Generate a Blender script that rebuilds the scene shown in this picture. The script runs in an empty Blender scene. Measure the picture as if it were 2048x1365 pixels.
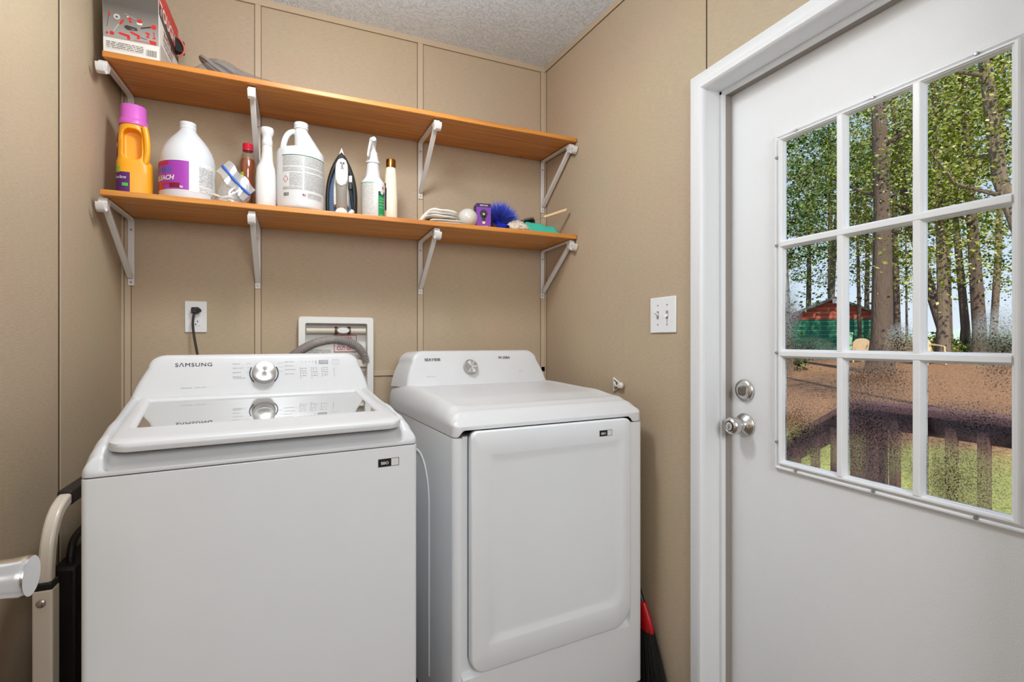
import bpy, bmesh, math, random
import numpy as np
from mathutils import Vector, Matrix
R = math.radians
PI = math.pi
sc = bpy.context.scene
COL = sc.collection

# ------------------------------------------------------------------ camera, light, exposure
W = 1.74
CAMPOS = (0.58986, -2.24982, 1.19)
YAW = R(23.3)
cam_d = bpy.data.cameras.new('camera')
cam = bpy.data.objects.new('camera', cam_d)
COL.objects.link(cam)
cam.location = CAMPOS
cam.rotation_euler = (R(90), 0, -YAW)
cam_d.sensor_width = 36
cam_d.lens = 1000 / 2048 * 36
cam_d.clip_start = 0.02
cam_d.clip_end = 900
sc.camera = cam
sc.view_settings.view_transform = 'Standard'
sc.view_settings.look = 'None'
sc.view_settings.exposure = 0.05
sc.view_settings.gamma = 1.0
sc.view_settings.use_curve_mapping = False
sc.cycles.use_denoising = True
sc.cycles.max_bounces = 10
sc.cycles.diffuse_bounces = 5
sc.cycles.transparent_max_bounces = 24
sc.cycles.sample_clamp_indirect = 6.0
sc.cycles.caustics_reflective = False
sc.cycles.caustics_refractive = False

world = bpy.data.worlds.new('sky')
sc.world = world
world.use_nodes = True
wn, wl = world.node_tree.nodes, world.node_tree.links
wn.clear()
wo = wn.new('ShaderNodeOutputWorld')
wb = wn.new('ShaderNodeBackground')
wc = wn.new('ShaderNodeTexCoord')
ws = wn.new('ShaderNodeSeparateXYZ')
wr = wn.new('ShaderNodeValToRGB')
wl.new(wc.outputs['Generated'], ws.inputs[0])
wl.new(ws.outputs['Z'], wr.inputs[0])
wl.new(wr.outputs[0], wb.inputs[0])
wl.new(wb.outputs[0], wo.inputs[0])
e = wr.color_ramp.elements
e[0].position, e[0].color = 0.0, (0.82, 0.89, 0.97, 1)
e[1].position, e[1].color = 0.6, (0.30, 0.48, 0.90, 1)
m_ = e.new(0.12); m_.color = (0.66, 0.79, 0.97, 1)
wb.inputs[1].default_value = 1.0

def lamp(name, kind, loc, energy, color, size=0.2, rot=(0, 0, 0), size_y=None):
    d = bpy.data.lights.new(name, kind)
    d.energy = energy
    d.color = color
    if kind == 'AREA':
        d.size = size
        if size_y:
            d.shape = 'RECTANGLE'; d.size_y = size_y
        else:
            d.shape = 'DISK'
    elif kind == 'SUN':
        d.angle = size
    else:
        d.shadow_soft_size = size
    o = bpy.data.objects.new(name, d)
    COL.objects.link(o)
    o.location = loc
    o.rotation_euler = rot
    return o
sun = lamp('sun', 'SUN', (0, 0, 20), 6.5, (1.0, 0.93, 0.80), R(0.6))
sun.rotation_euler = Vector((-0.34, -0.60, 0.74)).to_track_quat('Z', 'Y').to_euler()
lamp('ceiling_lamp_light', 'AREA', (0.70, -0.95, 2.33), 5.5, (0.97, 0.99, 1.0), 0.24)
lamp('ceiling_lamp_glow', 'POINT', (0.70, -0.95, 2.24), 17.5, (0.97, 0.99, 1.0), 0.13)
lamp('rear_fill_light', 'AREA', (0.9, -3.7, 1.9), 36, (0.98, 0.99, 1.0), 1.0, (R(55), 0, 0))  # soft fill added behind the camera to lift the room

# ------------------------------------------------------------------ materials
def srgb(r, g, b):
    f = lambda c: (c / 255 / 12.92) if c / 255 <= 0.04045 else ((c / 255 + 0.055) / 1.055) ** 2.4
    return (f(r), f(g), f(b), 1)
def new_mat(name):
    m = bpy.data.materials.new(name)
    m.use_nodes = True
    n, l = m.node_tree.nodes, m.node_tree.links
    return m, n, l, n['Principled BSDF']
def mat(name, rgb, rough=0.5, metal=0.0, spec=0.5, bump=0.0, bscale=200, trans=0.0, ior=1.45, sss=0.0, coat=0.0, var=0.0, vscale=8, stretch=(1, 1, 1), alpha=1.0):
    m, n, l, p = new_mat(name)
    c = srgb(*rgb)
    p.inputs['Base Color'].default_value = c
    p.inputs['Roughness'].default_value = rough
    p.inputs['Metallic'].default_value = metal
    p.inputs['Specular IOR Level'].default_value = spec
    p.inputs['Transmission Weight'].default_value = trans
    p.inputs['IOR'].default_value = ior
    p.inputs['Coat Weight'].default_value = coat
    p.inputs['Alpha'].default_value = alpha
    if sss:
        p.inputs['Subsurface Weight'].default_value = sss
        p.inputs['Subsurface Radius'].default_value = (0.02, 0.02, 0.02)
        p.inputs['Subsurface Scale'].default_value = 0.4
    tc = n.new('ShaderNodeTexCoord')
    mp = n.new('ShaderNodeMapping')
    mp.inputs['Scale'].default_value = stretch
    l.new(tc.outputs['Object'], mp.inputs[0])
    nz = n.new('ShaderNodeTexNoise')
    nz.inputs['Scale'].default_value = vscale
    nz.inputs['Detail'].default_value = 6
    l.new(mp.outputs[0], nz.inputs['Vector'])
    v = var if var else 0.02
    mx = n.new('ShaderNodeMixRGB')
    mx.inputs[1].default_value = (c[0] * (1 - v), c[1] * (1 - v), c[2] * (1 - v), 1)
    mx.inputs[2].default_value = (min(1, c[0] * (1 + v)), min(1, c[1] * (1 + v)), min(1, c[2] * (1 + v)), 1)
    l.new(nz.outputs['Fac'], mx.inputs[0])
    l.new(mx.outputs[0], p.inputs['Base Color'])
    if bump:
        nb = n.new('ShaderNodeTexNoise')
        nb.inputs['Scale'].default_value = bscale
        nb.inputs['Detail'].default_value = 3
        l.new(mp.outputs[0], nb.inputs['Vector'])
        b = n.new('ShaderNodeBump')
        b.inputs['Strength'].default_value = bump
        b.inputs['Distance'].default_value = 0.002
        l.new(nb.outputs['Fac'], b.inputs['Height'])
        l.new(b.outputs[0], p.inputs['Normal'])
    return m

def wall_mat(name, rgb, along):
    m, n, l, p = new_mat(name)
    tc = n.new('ShaderNodeTexCoord')
    mp = n.new('ShaderNodeMapping')
    mp.inputs['Scale'].default_value = (45, 300, 520)
    if along == 'y':
        mp.inputs['Scale'].default_value = (300, 45, 520)
    l.new(tc.outputs['Object'], mp.inputs[0])
    nz = n.new('ShaderNodeTexNoise'); nz.inputs['Scale'].default_value = 1.0; nz.inputs['Detail'].default_value = 4
    l.new(mp.outputs[0], nz.inputs['Vector'])
    n2 = n.new('ShaderNodeTexNoise'); n2.inputs['Scale'].default_value = 2.5; n2.inputs['Detail'].default_value = 2
    l.new(tc.outputs['Object'], n2.inputs['Vector'])
    c = srgb(*rgb)
    r = n.new('ShaderNodeValToRGB')
    r.color_ramp.elements[0].position = 0.3; r.color_ramp.elements[0].color = (c[0] * .90, c[1] * .89, c[2] * .87, 1)
    r.color_ramp.elements[1].position = 0.65; r.color_ramp.elements[1].color = (c[0] * 1.06, c[1] * 1.06, c[2] * 1.06, 1)
    l.new(nz.outputs['Fac'], r.inputs[0])
    mx = n.new('ShaderNodeMixRGB'); mx.blend_type = 'MULTIPLY'; mx.inputs[0].default_value = 0.12
    l.new(r.outputs[0], mx.inputs[1]); l.new(n2.outputs['Color'], mx.inputs[2])
    l.new(mx.outputs[0], p.inputs['Base Color'])
    b = n.new('ShaderNodeBump'); b.inputs['Strength'].default_value = 0.25; b.inputs['Distance'].default_value = 0.0015
    l.new(nz.outputs['Fac'], b.inputs['Height']); l.new(b.outputs[0], p.inputs['Normal'])
    p.inputs['Roughness'].default_value = 0.55
    p.inputs['Specular IOR Level'].default_value = 0.3
    return m

def wood_mat(name, c1, c2, knots=True):
    m, n, l, p = new_mat(name)
    tc = n.new('ShaderNodeTexCoord')
    mp = n.new('ShaderNodeMapping'); mp.inputs['Scale'].default_value = (1.2, 22, 22)
    l.new(tc.outputs['Object'], mp.inputs[0])
    nz = n.new('ShaderNodeTexNoise'); nz.inputs['Scale'].default_value = 2.2; nz.inputs['Detail'].default_value = 7; nz.inputs['Distortion'].default_value = 0.6
    l.new(mp.outputs[0], nz.inputs['Vector'])
    r = n.new('ShaderNodeValToRGB')
    r.color_ramp.elements[0].position = 0.3; r.color_ramp.elements[0].color = srgb(*c1)
    r.color_ramp.elements[1].position = 0.72; r.color_ramp.elements[1].color = srgb(*c2)
    l.new(nz.outputs['Fac'], r.inputs[0])
    vo = n.new('ShaderNodeTexVoronoi'); vo.inputs['Scale'].default_value = 2.6
    mp2 = n.new('ShaderNodeMapping'); mp2.inputs['Scale'].default_value = (1, 2.2, 1)
    l.new(tc.outputs['Object'], mp2.inputs[0]); l.new(mp2.outputs[0], vo.inputs['Vector'])
    kr = n.new('ShaderNodeValToRGB')
    kr.color_ramp.elements[0].position = 0.015; kr.color_ramp.elements[0].color = (0.35, 0.2, 0.12, 1)
    kr.color_ramp.elements[1].position = 0.05; kr.color_ramp.elements[1].color = (1, 1, 1, 1)
    l.new(vo.outputs['Distance'], kr.inputs[0])
    mx = n.new('ShaderNodeMixRGB'); mx.blend_type = 'MULTIPLY'; mx.inputs[0].default_value = 1.0 if knots else 0
    l.new(r.outputs[0], mx.inputs[1]); l.new(kr.outputs[0], mx.inputs[2])
    l.new(mx.outputs[0], p.inputs['Base Color'])
    p.inputs['Roughness'].default_value = 0.38
    b = n.new('ShaderNodeBump'); b.inputs['Strength'].default_value = 0.08; b.inputs['Distance'].default_value = 0.001
    l.new(nz.outputs['Fac'], b.inputs['Height']); l.new(b.outputs[0], p.inputs['Normal'])
    return m

def ceiling_mat():
    m, n, l, p = new_mat('textured ceiling paint')
    p.inputs['Base Color'].default_value = srgb(228, 242, 255)
    p.inputs['Roughness'].default_value = 0.85
    tc = n.new('ShaderNodeTexCoord')
    nw = n.new('ShaderNodeTexNoise'); nw.inputs['Scale'].default_value = 14; nw.inputs['Detail'].default_value = 2
    l.new(tc.outputs['Object'], nw.inputs['Vector'])
    ad = n.new('ShaderNodeVectorMath'); ad.operation = 'MULTIPLY_ADD'
    ad.inputs[1].default_value = (0.05, 0.05, 0.05)
    l.new(nw.outputs['Color'], ad.inputs[0]); l.new(tc.outputs['Object'], ad.inputs[2])
    mu = n.new('ShaderNodeTexNoise'); mu.inputs['Scale'].default_value = 42; mu.inputs['Detail'].default_value = 3
    l.new(ad.outputs[0], mu.inputs['Vector'])
    r = n.new('ShaderNodeValToRGB')
    for i, (q, v) in enumerate(((0.47, 0.0), (0.50, 1.0), (0.53, 0.0))):
        el = r.color_ramp.elements[i] if i < 2 else r.color_ramp.elements.new(q)
        el.position = q; el.color = (v, v, v, 1)
    l.new(mu.outputs['Fac'], r.inputs[0])
    n3 = n.new('ShaderNodeTexNoise'); n3.inputs['Scale'].default_value = 130; n3.inputs['Detail'].default_value = 3
    l.new(tc.outputs['Object'], n3.inputs['Vector'])
    mm = n.new('ShaderNodeMath'); mm.operation = 'MULTIPLY_ADD'; mm.inputs[1].default_value = 0.5
    l.new(n3.outputs['Fac'], mm.inputs[0]); l.new(r.outputs[0], mm.inputs[2])
    b = n.new('ShaderNodeBump'); b.inputs['Strength'].default_value = 0.75; b.inputs['Distance'].default_value = 0.004
    l.new(mm.outputs[0], b.inputs['Height']); l.new(b.outputs[0], p.inputs['Normal'])
    return m

def print_mat(name, bg, ink, row=0.0022, dens=0.45, col=0.0012, rough=0.45):
    """rows of very small print, laid out in the surface's own UV metres"""
    m, n, l, p = new_mat(name)
    uv = n.new('ShaderNodeUVMap')
    sp = n.new('ShaderNodeSeparateXYZ'); l.new(uv.outputs[0], sp.inputs[0])
    def M(op, a, b=None):
        q = n.new('ShaderNodeMath'); q.operation = op
        for i, v in enumerate((a, b)):
            if v is None: continue
            if isinstance(v, (int, float)): q.inputs[i].default_value = v
            else: l.new(v, q.inputs[i])
        return q.outputs[0]
    rv = M('DIVIDE', sp.outputs[1], row)
    fl = M('FLOOR', rv); fr = M('FRACT', rv)
    band = M('MULTIPLY', M('GREATER_THAN', fr, 0.28), M('LESS_THAN', fr, 0.80))
    cx = n.new('ShaderNodeCombineXYZ')
    l.new(M('DIVIDE', sp.outputs[0], col), cx.inputs[0]); l.new(M('MULTIPLY', fl, 7.31), cx.inputs[1])
    nz = n.new('ShaderNodeTexNoise'); nz.inputs['Scale'].default_value = 0.9; nz.inputs['Detail'].default_value = 2
    l.new(cx.outputs[0], nz.inputs['Vector'])
    ink_f = M('MULTIPLY', band, M('GREATER_THAN', nz.outputs['Fac'], dens))
    mx = n.new('ShaderNodeMixRGB'); l.new(ink_f, mx.inputs[0])
    mx.inputs[1].default_value = srgb(*bg); mx.inputs[2].default_value = srgb(*ink)
    l.new(mx.outputs[0], p.inputs['Base Color'])
    p.inputs['Roughness'].default_value = rough
    return m

def brushed(name, rgb, rough=0.28, radial=True):
    m, n, l, p = new_mat(name)
    p.inputs['Base Color'].default_value = srgb(*rgb)
    p.inputs['Metallic'].default_value = 1.0
    p.inputs['Roughness'].default_value = rough
    p.inputs['Anisotropic'].default_value = 0.85
    t = n.new('ShaderNodeTangent'); t.direction_type = 'RADIAL'; t.axis = 'Z'
    l.new(t.outputs[0], p.inputs['Tangent'])
    return m

def film_mat(name, tint=(0.95, 0.95, 0.95), gloss=0.12, milky=0.1):
    m, n, l, p = new_mat(name)
    out = n['Material Output']
    n.remove(p)
    tr = n.new('ShaderNodeBsdfTransparent'); tr.inputs[0].default_value = (*tint, 1)
    gl = n.new('ShaderNodeBsdfGlossy'); gl.inputs['Roughness'].default_value = 0.12
    df = n.new('ShaderNodeBsdfDiffuse'); df.inputs[0].default_value = (0.8, 0.8, 0.8, 1)
    m1 = n.new('ShaderNodeMixShader'); m1.inputs[0].default_value = milky
    l.new(tr.outputs[0], m1.inputs[1]); l.new(df.outputs[0], m1.inputs[2])
    m2 = n.new('ShaderNodeMixShader')
    lw = n.new('ShaderNodeLayerWeight'); lw.inputs[0].default_value = 0.35
    mm = n.new('ShaderNodeMath'); mm.operation = 'MULTIPLY_ADD'; mm.inputs[1].default_value = 0.5; mm.inputs[2].default_value = gloss
    l.new(lw.outputs['Facing'], mm.inputs[0]); l.new(mm.outputs[0], m2.inputs[0])
    l.new(m1.outputs[0], m2.inputs[1]); l.new(gl.outputs[0], m2.inputs[2])
    l.new(m2.outputs[0], out.inputs[0])
    return m

def pane_mat():
    """door glass, clear with fogged, droplet covered areas low down and in some corners"""
    m, n, l, p = new_mat('fogged door glass')
    out = n['Material Output']; n.remove(p)
    tc = n.new('ShaderNodeTexCoord')
    sp = n.new('ShaderNodeSeparateXYZ'); l.new(tc.outputs['Object'], sp.inputs[0])
    def M(op, a, b=None, c=None, clamp=False):
        q = n.new('ShaderNodeMath'); q.operation = op; q.use_clamp = clamp
        for i, v in enumerate((a, b, c)):
            if v is None: continue
            if isinstance(v, (int, float)): q.inputs[i].default_value = v
            else: l.new(v, q.inputs[i])
        return q.outputs[0]
    def blob(y, z, ry, rz):
        a = M('DIVIDE', M('SUBTRACT', sp.outputs[1], y), ry)
        b = M('DIVIDE', M('SUBTRACT', sp.outputs[2], z), rz)
        d = M('SQRT', M('ADD', M('MULTIPLY', a, a), M('MULTIPLY', b, b)))
        return M('SUBTRACT', 1.0, d, clamp=True)
    parts = [blob(-1.27, 1.22, 0.07, 0.20), blob(-1.74, 1.17, 0.09, 0.12), blob(-1.56, 1.18, 0.05, 0.07), blob(-1.34, 1.17, 0.1, 0.05),
             blob(-1.30, 0.95, 0.16, 0.17), blob(-1.50, 0.98, 0.16, 0.22), blob(-1.66, 0.90, 0.16, 0.13), blob(-1.70, 1.03, 0.13, 0.07), blob(-1.50, 1.10, 0.2, 0.06)]
    s = parts[0]
    for q in parts[1:]: s = M('MAXIMUM', s, q)
    nl = n.new('ShaderNodeTexNoise'); nl.inputs['Scale'].default_value = 14; nl.inputs['Detail'].default_value = 5
    l.new(tc.outputs['Object'], nl.inputs['Vector'])
    dens = M('MULTIPLY', s, M('MULTIPLY_ADD', nl.outputs['Fac'], 1.6, 0.2), clamp=True)
    ns = n.new('ShaderNodeTexNoise'); ns.inputs['Scale'].default_value = 300; ns.inputs['Detail'].default_value = 3; ns.inputs['Roughness'].default_value = 0.7
    l.new(tc.outputs['Object'], ns.inputs['Vector'])
    thr = M('SUBTRACT', 0.68, M('MULTIPLY', dens, 0.20))
    speck = M('MULTIPLY', M('GREATER_THAN', ns.outputs['Fac'], thr), M('GREATER_THAN', dens, 0.02))
    fog = M('MULTIPLY', M('SUBTRACT', dens, 0.25, clamp=True), 1.3, clamp=True)
    b = n.new('ShaderNodeBump'); b.inputs['Strength'].default_value = 0.5; b.inputs['Distance'].default_value = 0.002
    l.new(ns.outputs['Fac'], b.inputs['Height'])
    tr = n.new('ShaderNodeBsdfTransparent'); tr.inputs[0].default_value = (0.97, 0.985, 0.98, 1)
    rf = n.new('ShaderNodeBsdfRefraction'); rf.inputs['IOR'].default_value = 1.05; rf.inputs['Roughness'].default_value = 0.03
    rf.inputs[0].default_value = (0.97, 0.98, 0.95, 1)
    l.new(b.outputs[0], rf.inputs['Normal'])
    dk = n.new('ShaderNodeBsdfTransparent'); dk.inputs[0].default_value = (0.50, 0.48, 0.45, 1)
    df = n.new('ShaderNodeBsdfTranslucent'); df.inputs[0].default_value = (0.8, 0.83, 0.85, 1)
    m0 = n.new('ShaderNodeMixShader'); m0.inputs[0].default_value = 0.10
    l.new(rf.outputs[0], m0.inputs[1]); l.new(df.outputs[0], m0.inputs[2])
    m9 = n.new('ShaderNodeMixShader'); l.new(fog, m9.inputs[0])
    l.new(tr.outputs[0], m9.inputs[1]); l.new(m0.outputs[0], m9.inputs[2])
    m1 = n.new('ShaderNodeMixShader'); l.new(speck, m1.inputs[0])
    l.new(m9.outputs[0], m1.inputs[1]); l.new(dk.outputs[0], m1.inputs[2])
    gl = n.new('ShaderNodeBsdfGlossy'); gl.inputs['Roughness'].default_value = 0.02
    m2 = n.new('ShaderNodeMixShader'); m2.inputs[0].default_value = 0.0008
    l.new(m1.outputs[0], m2.inputs[1]); l.new(gl.outputs[0], m2.inputs[2])
    l.new(m2.outputs[0], out.inputs[0])
    return m

def leaf_mat(name, c1, c2, c3):
    m, n, l, p = new_mat(name)
    out = n['Material Output']; n.remove(p)
    g = n.new('ShaderNodeNewGeometry')
    r = n.new('ShaderNodeValToRGB')
    r.color_ramp.elements[0].color = srgb(*c1); r.color_ramp.elements[1].color = srgb(*c3)  # last tone paints a pale sunlit sheen into the leaf colour
    el = r.color_ramp.elements.new(0.5); el.color = srgb(*c2)
    l.new(g.outputs['Random Per Island'], r.inputs[0])
    d = n.new('ShaderNodeBsdfDiffuse'); t = n.new('ShaderNodeBsdfTranslucent')
    l.new(r.outputs[0], d.inputs[0])
    br = n.new('ShaderNodeMixRGB'); br.blend_type = 'MULTIPLY'; br.inputs[0].default_value = 1; br.inputs[2].default_value = (1.0, 1.0, 0.55, 1)
    l.new(r.outputs[0], br.inputs[1]); l.new(br.outputs[0], t.inputs[0])
    mx = n.new('ShaderNodeMixShader'); mx.inputs[0].default_value = 0.45
    l.new(d.outputs[0], mx.inputs[1]); l.new(t.outputs[0], mx.inputs[2])
    l.new(mx.outputs[0], out.inputs[0])
    return m

def ground_mat():
    m, n, l, p = new_mat('leaf litter and grass')
    tc = n.new('ShaderNodeTexCoord')
    sp = n.new('ShaderNodeSeparateXYZ'); l.new(tc.outputs['Object'], sp.inputs[0])
    n1 = n.new('ShaderNodeTexNoise'); n1.inputs['Scale'].default_value = 0.7; n1.inputs['Detail'].default_value = 6
    n2 = n.new('ShaderNodeTexNoise'); n2.inputs['Scale'].default_value = 20; n2.inputs['Detail'].default_value = 8; n2.inputs['Roughness'].default_value = 0.75
    l.new(tc.outputs['Object'], n1.inputs['Vector']); l.new(tc.outputs['Object'], n2.inputs['Vector'])
    r1 = n.new('ShaderNodeValToRGB')
    r1.color_ramp.elements[0].position = 0.34; r1.color_ramp.elements[0].color = srgb(80, 60, 46)
    r1.color_ramp.elements[1].position = 0.66; r1.color_ramp.elements[1].color = srgb(168, 130, 102)
    l.new(n2.outputs['Fac'], r1.inputs[0])
    r2 = n.new('ShaderNodeValToRGB')
    r2.color_ramp.elements[0].position = 0.3; r2.color_ramp.elements[0].color = srgb(92, 102, 48)
    r2.color_ramp.elements[1].position = 0.7; r2.color_ramp.elements[1].color = srgb(184, 184, 116)
    l.new(n2.outputs['Fac'], r2.inputs[0])
    # grass close to the house, leaf litter further out
    mr = n.new('ShaderNodeMapRange'); mr.inputs['From Min'].default_value = 7.6; mr.inputs['From Max'].default_value = 10.0
    mr.inputs['To Min'].default_value = 0.40; mr.inputs['To Max'].default_value = -0.15; mr.clamp = True
    l.new(sp.outputs[0], mr.inputs['Value'])
    ad = n.new('ShaderNodeMath'); ad.operation = 'ADD'; l.new(mr.outputs[0], ad.inputs[0]); l.new(n1.outputs['Fac'], ad.inputs[1])
    rr = n.new('ShaderNodeValToRGB'); rr.color_ramp.elements[0].position = 0.55; rr.color_ramp.elements[1].position = 0.8
    l.new(ad.outputs[0], rr.inputs[0])
    mx = n.new('ShaderNodeMixRGB'); l.new(rr.outputs[0], mx.inputs[0]); l.new(r1.outputs[0], mx.inputs[1]); l.new(r2.outputs[0], mx.inputs[2])
    l.new(mx.outputs[0], p.inputs['Base Color'])
    p.inputs['Roughness'].default_value = 1.0
    p.inputs['Specular IOR Level'].default_value = 0.0
    return m

WHITE = mat('appliance white enamel', (231, 234, 237), 0.28, coat=0.25)
WHITE2 = mat('appliance white plastic', (212, 213, 215), 0.35)
SEAM = mat('dark seam', (90, 90, 92), 0.7)
WALLX = wall_mat('beige wallboard back', (190, 171, 146), 'x')
WALLY = wall_mat('beige wallboard side', (190, 171, 146), 'y')
BATTEN = mat('beige batten', (192, 173, 148), 0.5, bump=0.1, bscale=300)
GROOVE = mat('groove dark', (70, 55, 40), 0.9)
GROOVE2 = mat('groove brown', (118, 95, 70), 0.9)
CEIL = ceiling_mat()
FLOOR = mat('brown vinyl floor', (96, 78, 62), 0.5, var=0.2, vscale=14)
TRIMW = mat('white painted trim', (232, 234, 236), 0.4, bump=0.15, bscale=120, stretch=(20, 20, 1))
DOORW = mat('white steel door with leather grain', (230, 232, 234), 0.42, bump=0.35, bscale=420)
PLAST = mat('white moulded plastic frame', (233, 235, 237), 0.35)
WSTRIP = mat('taupe weatherstrip', (150, 142, 134), 0.8)
BRKT = mat('white powder coated steel', (222, 220, 218), 0.35)
STEEL = brushed('brushed steel', (205, 203, 200), 0.36)
NICKEL = mat('satin nickel', (214, 212, 208), 0.26, metal=1.0)
CHROME = mat('chrome', (215, 215, 215), 0.15, metal=1.0)
SCREW = mat('screw metal', (165, 163, 160), 0.4, metal=0.8)
BLACKP = mat('black plastic', (24, 23, 22), 0.42)
DKGREY = mat('dark grey ink', (52, 52, 54), 0.5)
MIDGREY = mat('grey ink', (150, 150, 152), 0.5)
WOOD = wood_mat('orange stained pine', (186, 112, 40), (218, 150, 70))
HDPE = mat('white jug plastic', (211, 214, 218), 0.38, sss=0.15)
LABELW = mat('white label paper', (224, 224, 222), 0.5)

# ------------------------------------------------------------------ mesh helpers
class MB:
    def __init__(s):
        s.v = []; s.f = []; s.m = []; s.uv = {}; s.mats = []
    def mi(s, m):
        if m is None: return 0
        if m not in s.mats: s.mats.append(m)
        return s.mats.index(m)
    def add(s, vs, fs, m=None, uvs=None):
        b = len(s.v); s.v += [tuple(x) for x in vs]; k = s.mi(m)
        for f in fs:
            s.f.append([b + i for i in f]); s.m.append(k)
        if uvs:
            for i, u in enumerate(uvs): s.uv[b + i] = u
        return s
    def box(s, a, b, m=None):
        x0, x1 = sorted((a[0], b[0])); y0, y1 = sorted((a[1], b[1])); z0, z1 = sorted((a[2], b[2]))
        v = [(x0, y0, z0), (x1, y0, z0), (x1, y1, z0), (x0, y1, z0), (x0, y0, z1), (x1, y0, z1), (x1, y1, z1), (x0, y1, z1)]
        return s.add(v, [(0, 3, 2, 1), (4, 5, 6, 7), (0, 1, 5, 4), (1, 2, 6, 5), (2, 3, 7, 6), (3, 0, 4, 7)], m)
    def loops(s, loops, m=None, cap0=True, cap1=True, close=True):
        n = len(loops[0]); vs = [p for L in loops for p in L]; fs = []
        for i in range(len(loops) - 1):
            for j in range(n if close else n - 1):
                k = (j + 1) % n
                fs.append((i * n + j, i * n + k, (i + 1) * n + k, (i + 1) * n + j))
        if cap0: fs.append(tuple(reversed(range(n))))
        if cap1: fs.append(tuple((len(loops) - 1) * n + j for j in range(n)))
        return s.add(vs, fs, m)
    def lathe(s, prof, m=None, c=(0, 0, 0), seg=40, axis='z', ry=1.0):
        L = []
        for r, z in prof:
            ring = []
            for j in range(seg):
                a = 2 * PI * j / seg
                p = (r * math.cos(a), r * ry * math.sin(a), z)
                if axis == 'x': p = (p[2], p[0], p[1])
                elif axis == 'y': p = (p[1], p[2], p[0])
                ring.append((c[0] + p[0], c[1] + p[1], c[2] + p[2]))
            L.append(ring)
        return s.loops(L, m)
    def tube(s, pts, r, m=None, seg=14, flat=None):
        pts = [Vector(p) for p in pts]; n = len(pts)
        rr = r if isinstance(r, (list, tuple)) else [r] * n
        L = []; up = None
        for i, p in enumerate(pts):
            t = (pts[min(i + 1, n - 1)] - pts[max(i - 1, 0)]).normalized()
            if up is None:
                up = Vector((0, 0, 1)) if abs(t.z) < 0.9 else Vector((0, 1, 0))
            a = t.cross(up).normalized(); b = a.cross(t).normalized(); up = b
            f = flat or 1.0
            L.append([p + a * rr[i] * math.cos(2 * PI * j / seg) + b * rr[i] * f * math.sin(2 * PI * j / seg) for j in range(seg)])
        return s.loops(L, m)
    def prism(s, poly, f0, f1, m=None):
        """poly: 2D points; f0/f1: functions mapping (a,b) to 3D at both ends"""
        return s.loops([[f0(*p) for p in poly], [f1(*p) for p in poly]], m)
    def build(s, name, m=None, parent=None, smooth=True, bevel=0, seg=3, angle=35, sub=0):
        me = bpy.data.meshes.new(name)
        me.from_pydata([tuple(p) for p in s.v], [], s.f)
        for k in (s.mats if s.mats else [m]): me.materials.append(k)
        if s.mats: me.polygons.foreach_set('material_index', s.m)
        if s.uv:
            ul = me.uv_layers.new(name='UVMap')
            for lp in me.loops: ul.data[lp.index].uv = s.uv.get(lp.vertex_index, (0, 0))
        bm = bmesh.new(); bm.from_mesh(me)
        bmesh.ops.recalc_face_normals(bm, faces=bm.faces); bm.to_mesh(me); bm.free()
        if smooth:
            me.polygons.foreach_set('use_smooth', [True] * len(me.polygons))
            me.update()
            me.set_sharp_from_angle(angle=R(angle))
        o = bpy.data.objects.new(name, me); COL.objects.link(o)
        if parent is not None: o.parent = parent
        if bevel:
            b = o.modifiers.new('bevel', 'BEVEL'); b.width = bevel; b.segments = seg; b.limit_method = 'ANGLE'; b.angle_limit = R(32)
            b.harden_normals = False
        if sub:
            q = o.modifiers.new('sub', 'SUBSURF'); q.levels = sub; q.render_levels = sub
        return o

def thing(name, label, cat, loc=(0, 0, 0), rz=0, group=None):
    o = bpy.data.objects.new(name, None); COL.objects.link(o)
    o.empty_display_size = 0.05
    o.location = loc; o.rotation_euler = (0, 0, rz)
    o['label'] = label; o['category'] = cat
    if group: o['group'] = group
    return o
def tag(o, label, cat, group=None, kind=None):
    o['label'] = label; o['category'] = cat
    if group: o['group'] = group
    if kind: o['kind'] = kind
    return o
def struct(o, label=None, cat=None):
    o['kind'] = 'structure'
    if label: o['label'] = label
    if cat: o['category'] = cat
    return o
def lab(o, text):
    o['label'] = text; return o
def face_cam(x, y):
    return math.atan2(CAMPOS[0] - x, -(CAMPOS[1] - y))
def rrect(u0, u1, v0, v1, r, n=6):
    """rounded rectangle, counter clockwise; r single or (bl,br,tr,tl)"""
    if not isinstance(r, (tuple, list)): r = (r,) * 4
    P = []
    for (cx, cy, a0, q) in ((u0, v0, PI, r[0]), (u1, v0, 1.5 * PI, r[1]), (u1, v1, 0, r[2]), (u0, v1, .5 * PI, r[3])):
        sx = 1 if cx == u0 else -1; sy = 1 if cy == v0 else -1
        ox, oy = cx + sx * q, cy + sy * q
        for i in range(n + 1):
            a = a0 + (PI / 2) * i / n
            P.append((ox + q * math.cos(a), oy + q * math.sin(a)))
    return P
def lerp(tab, x):
    if x <= tab[0][0]: return tab[0][1]
    for (a, p), (b, q) in zip(tab, tab[1:]):
        if x <= b:
            t = (x - a) / (b - a)
            return p + (q - p) * t
    return tab[-1][1]
def slerp(tab, x):
    if x <= tab[0][0]: return tab[0][1]
    for (a, p), (b, q) in zip(tab, tab[1:]):
        if x <= b:
            t = (x - a) / (b - a); t = t * t * (3 - 2 * t)
            return p + (q - p) * t
    return tab[-1][1]

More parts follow.
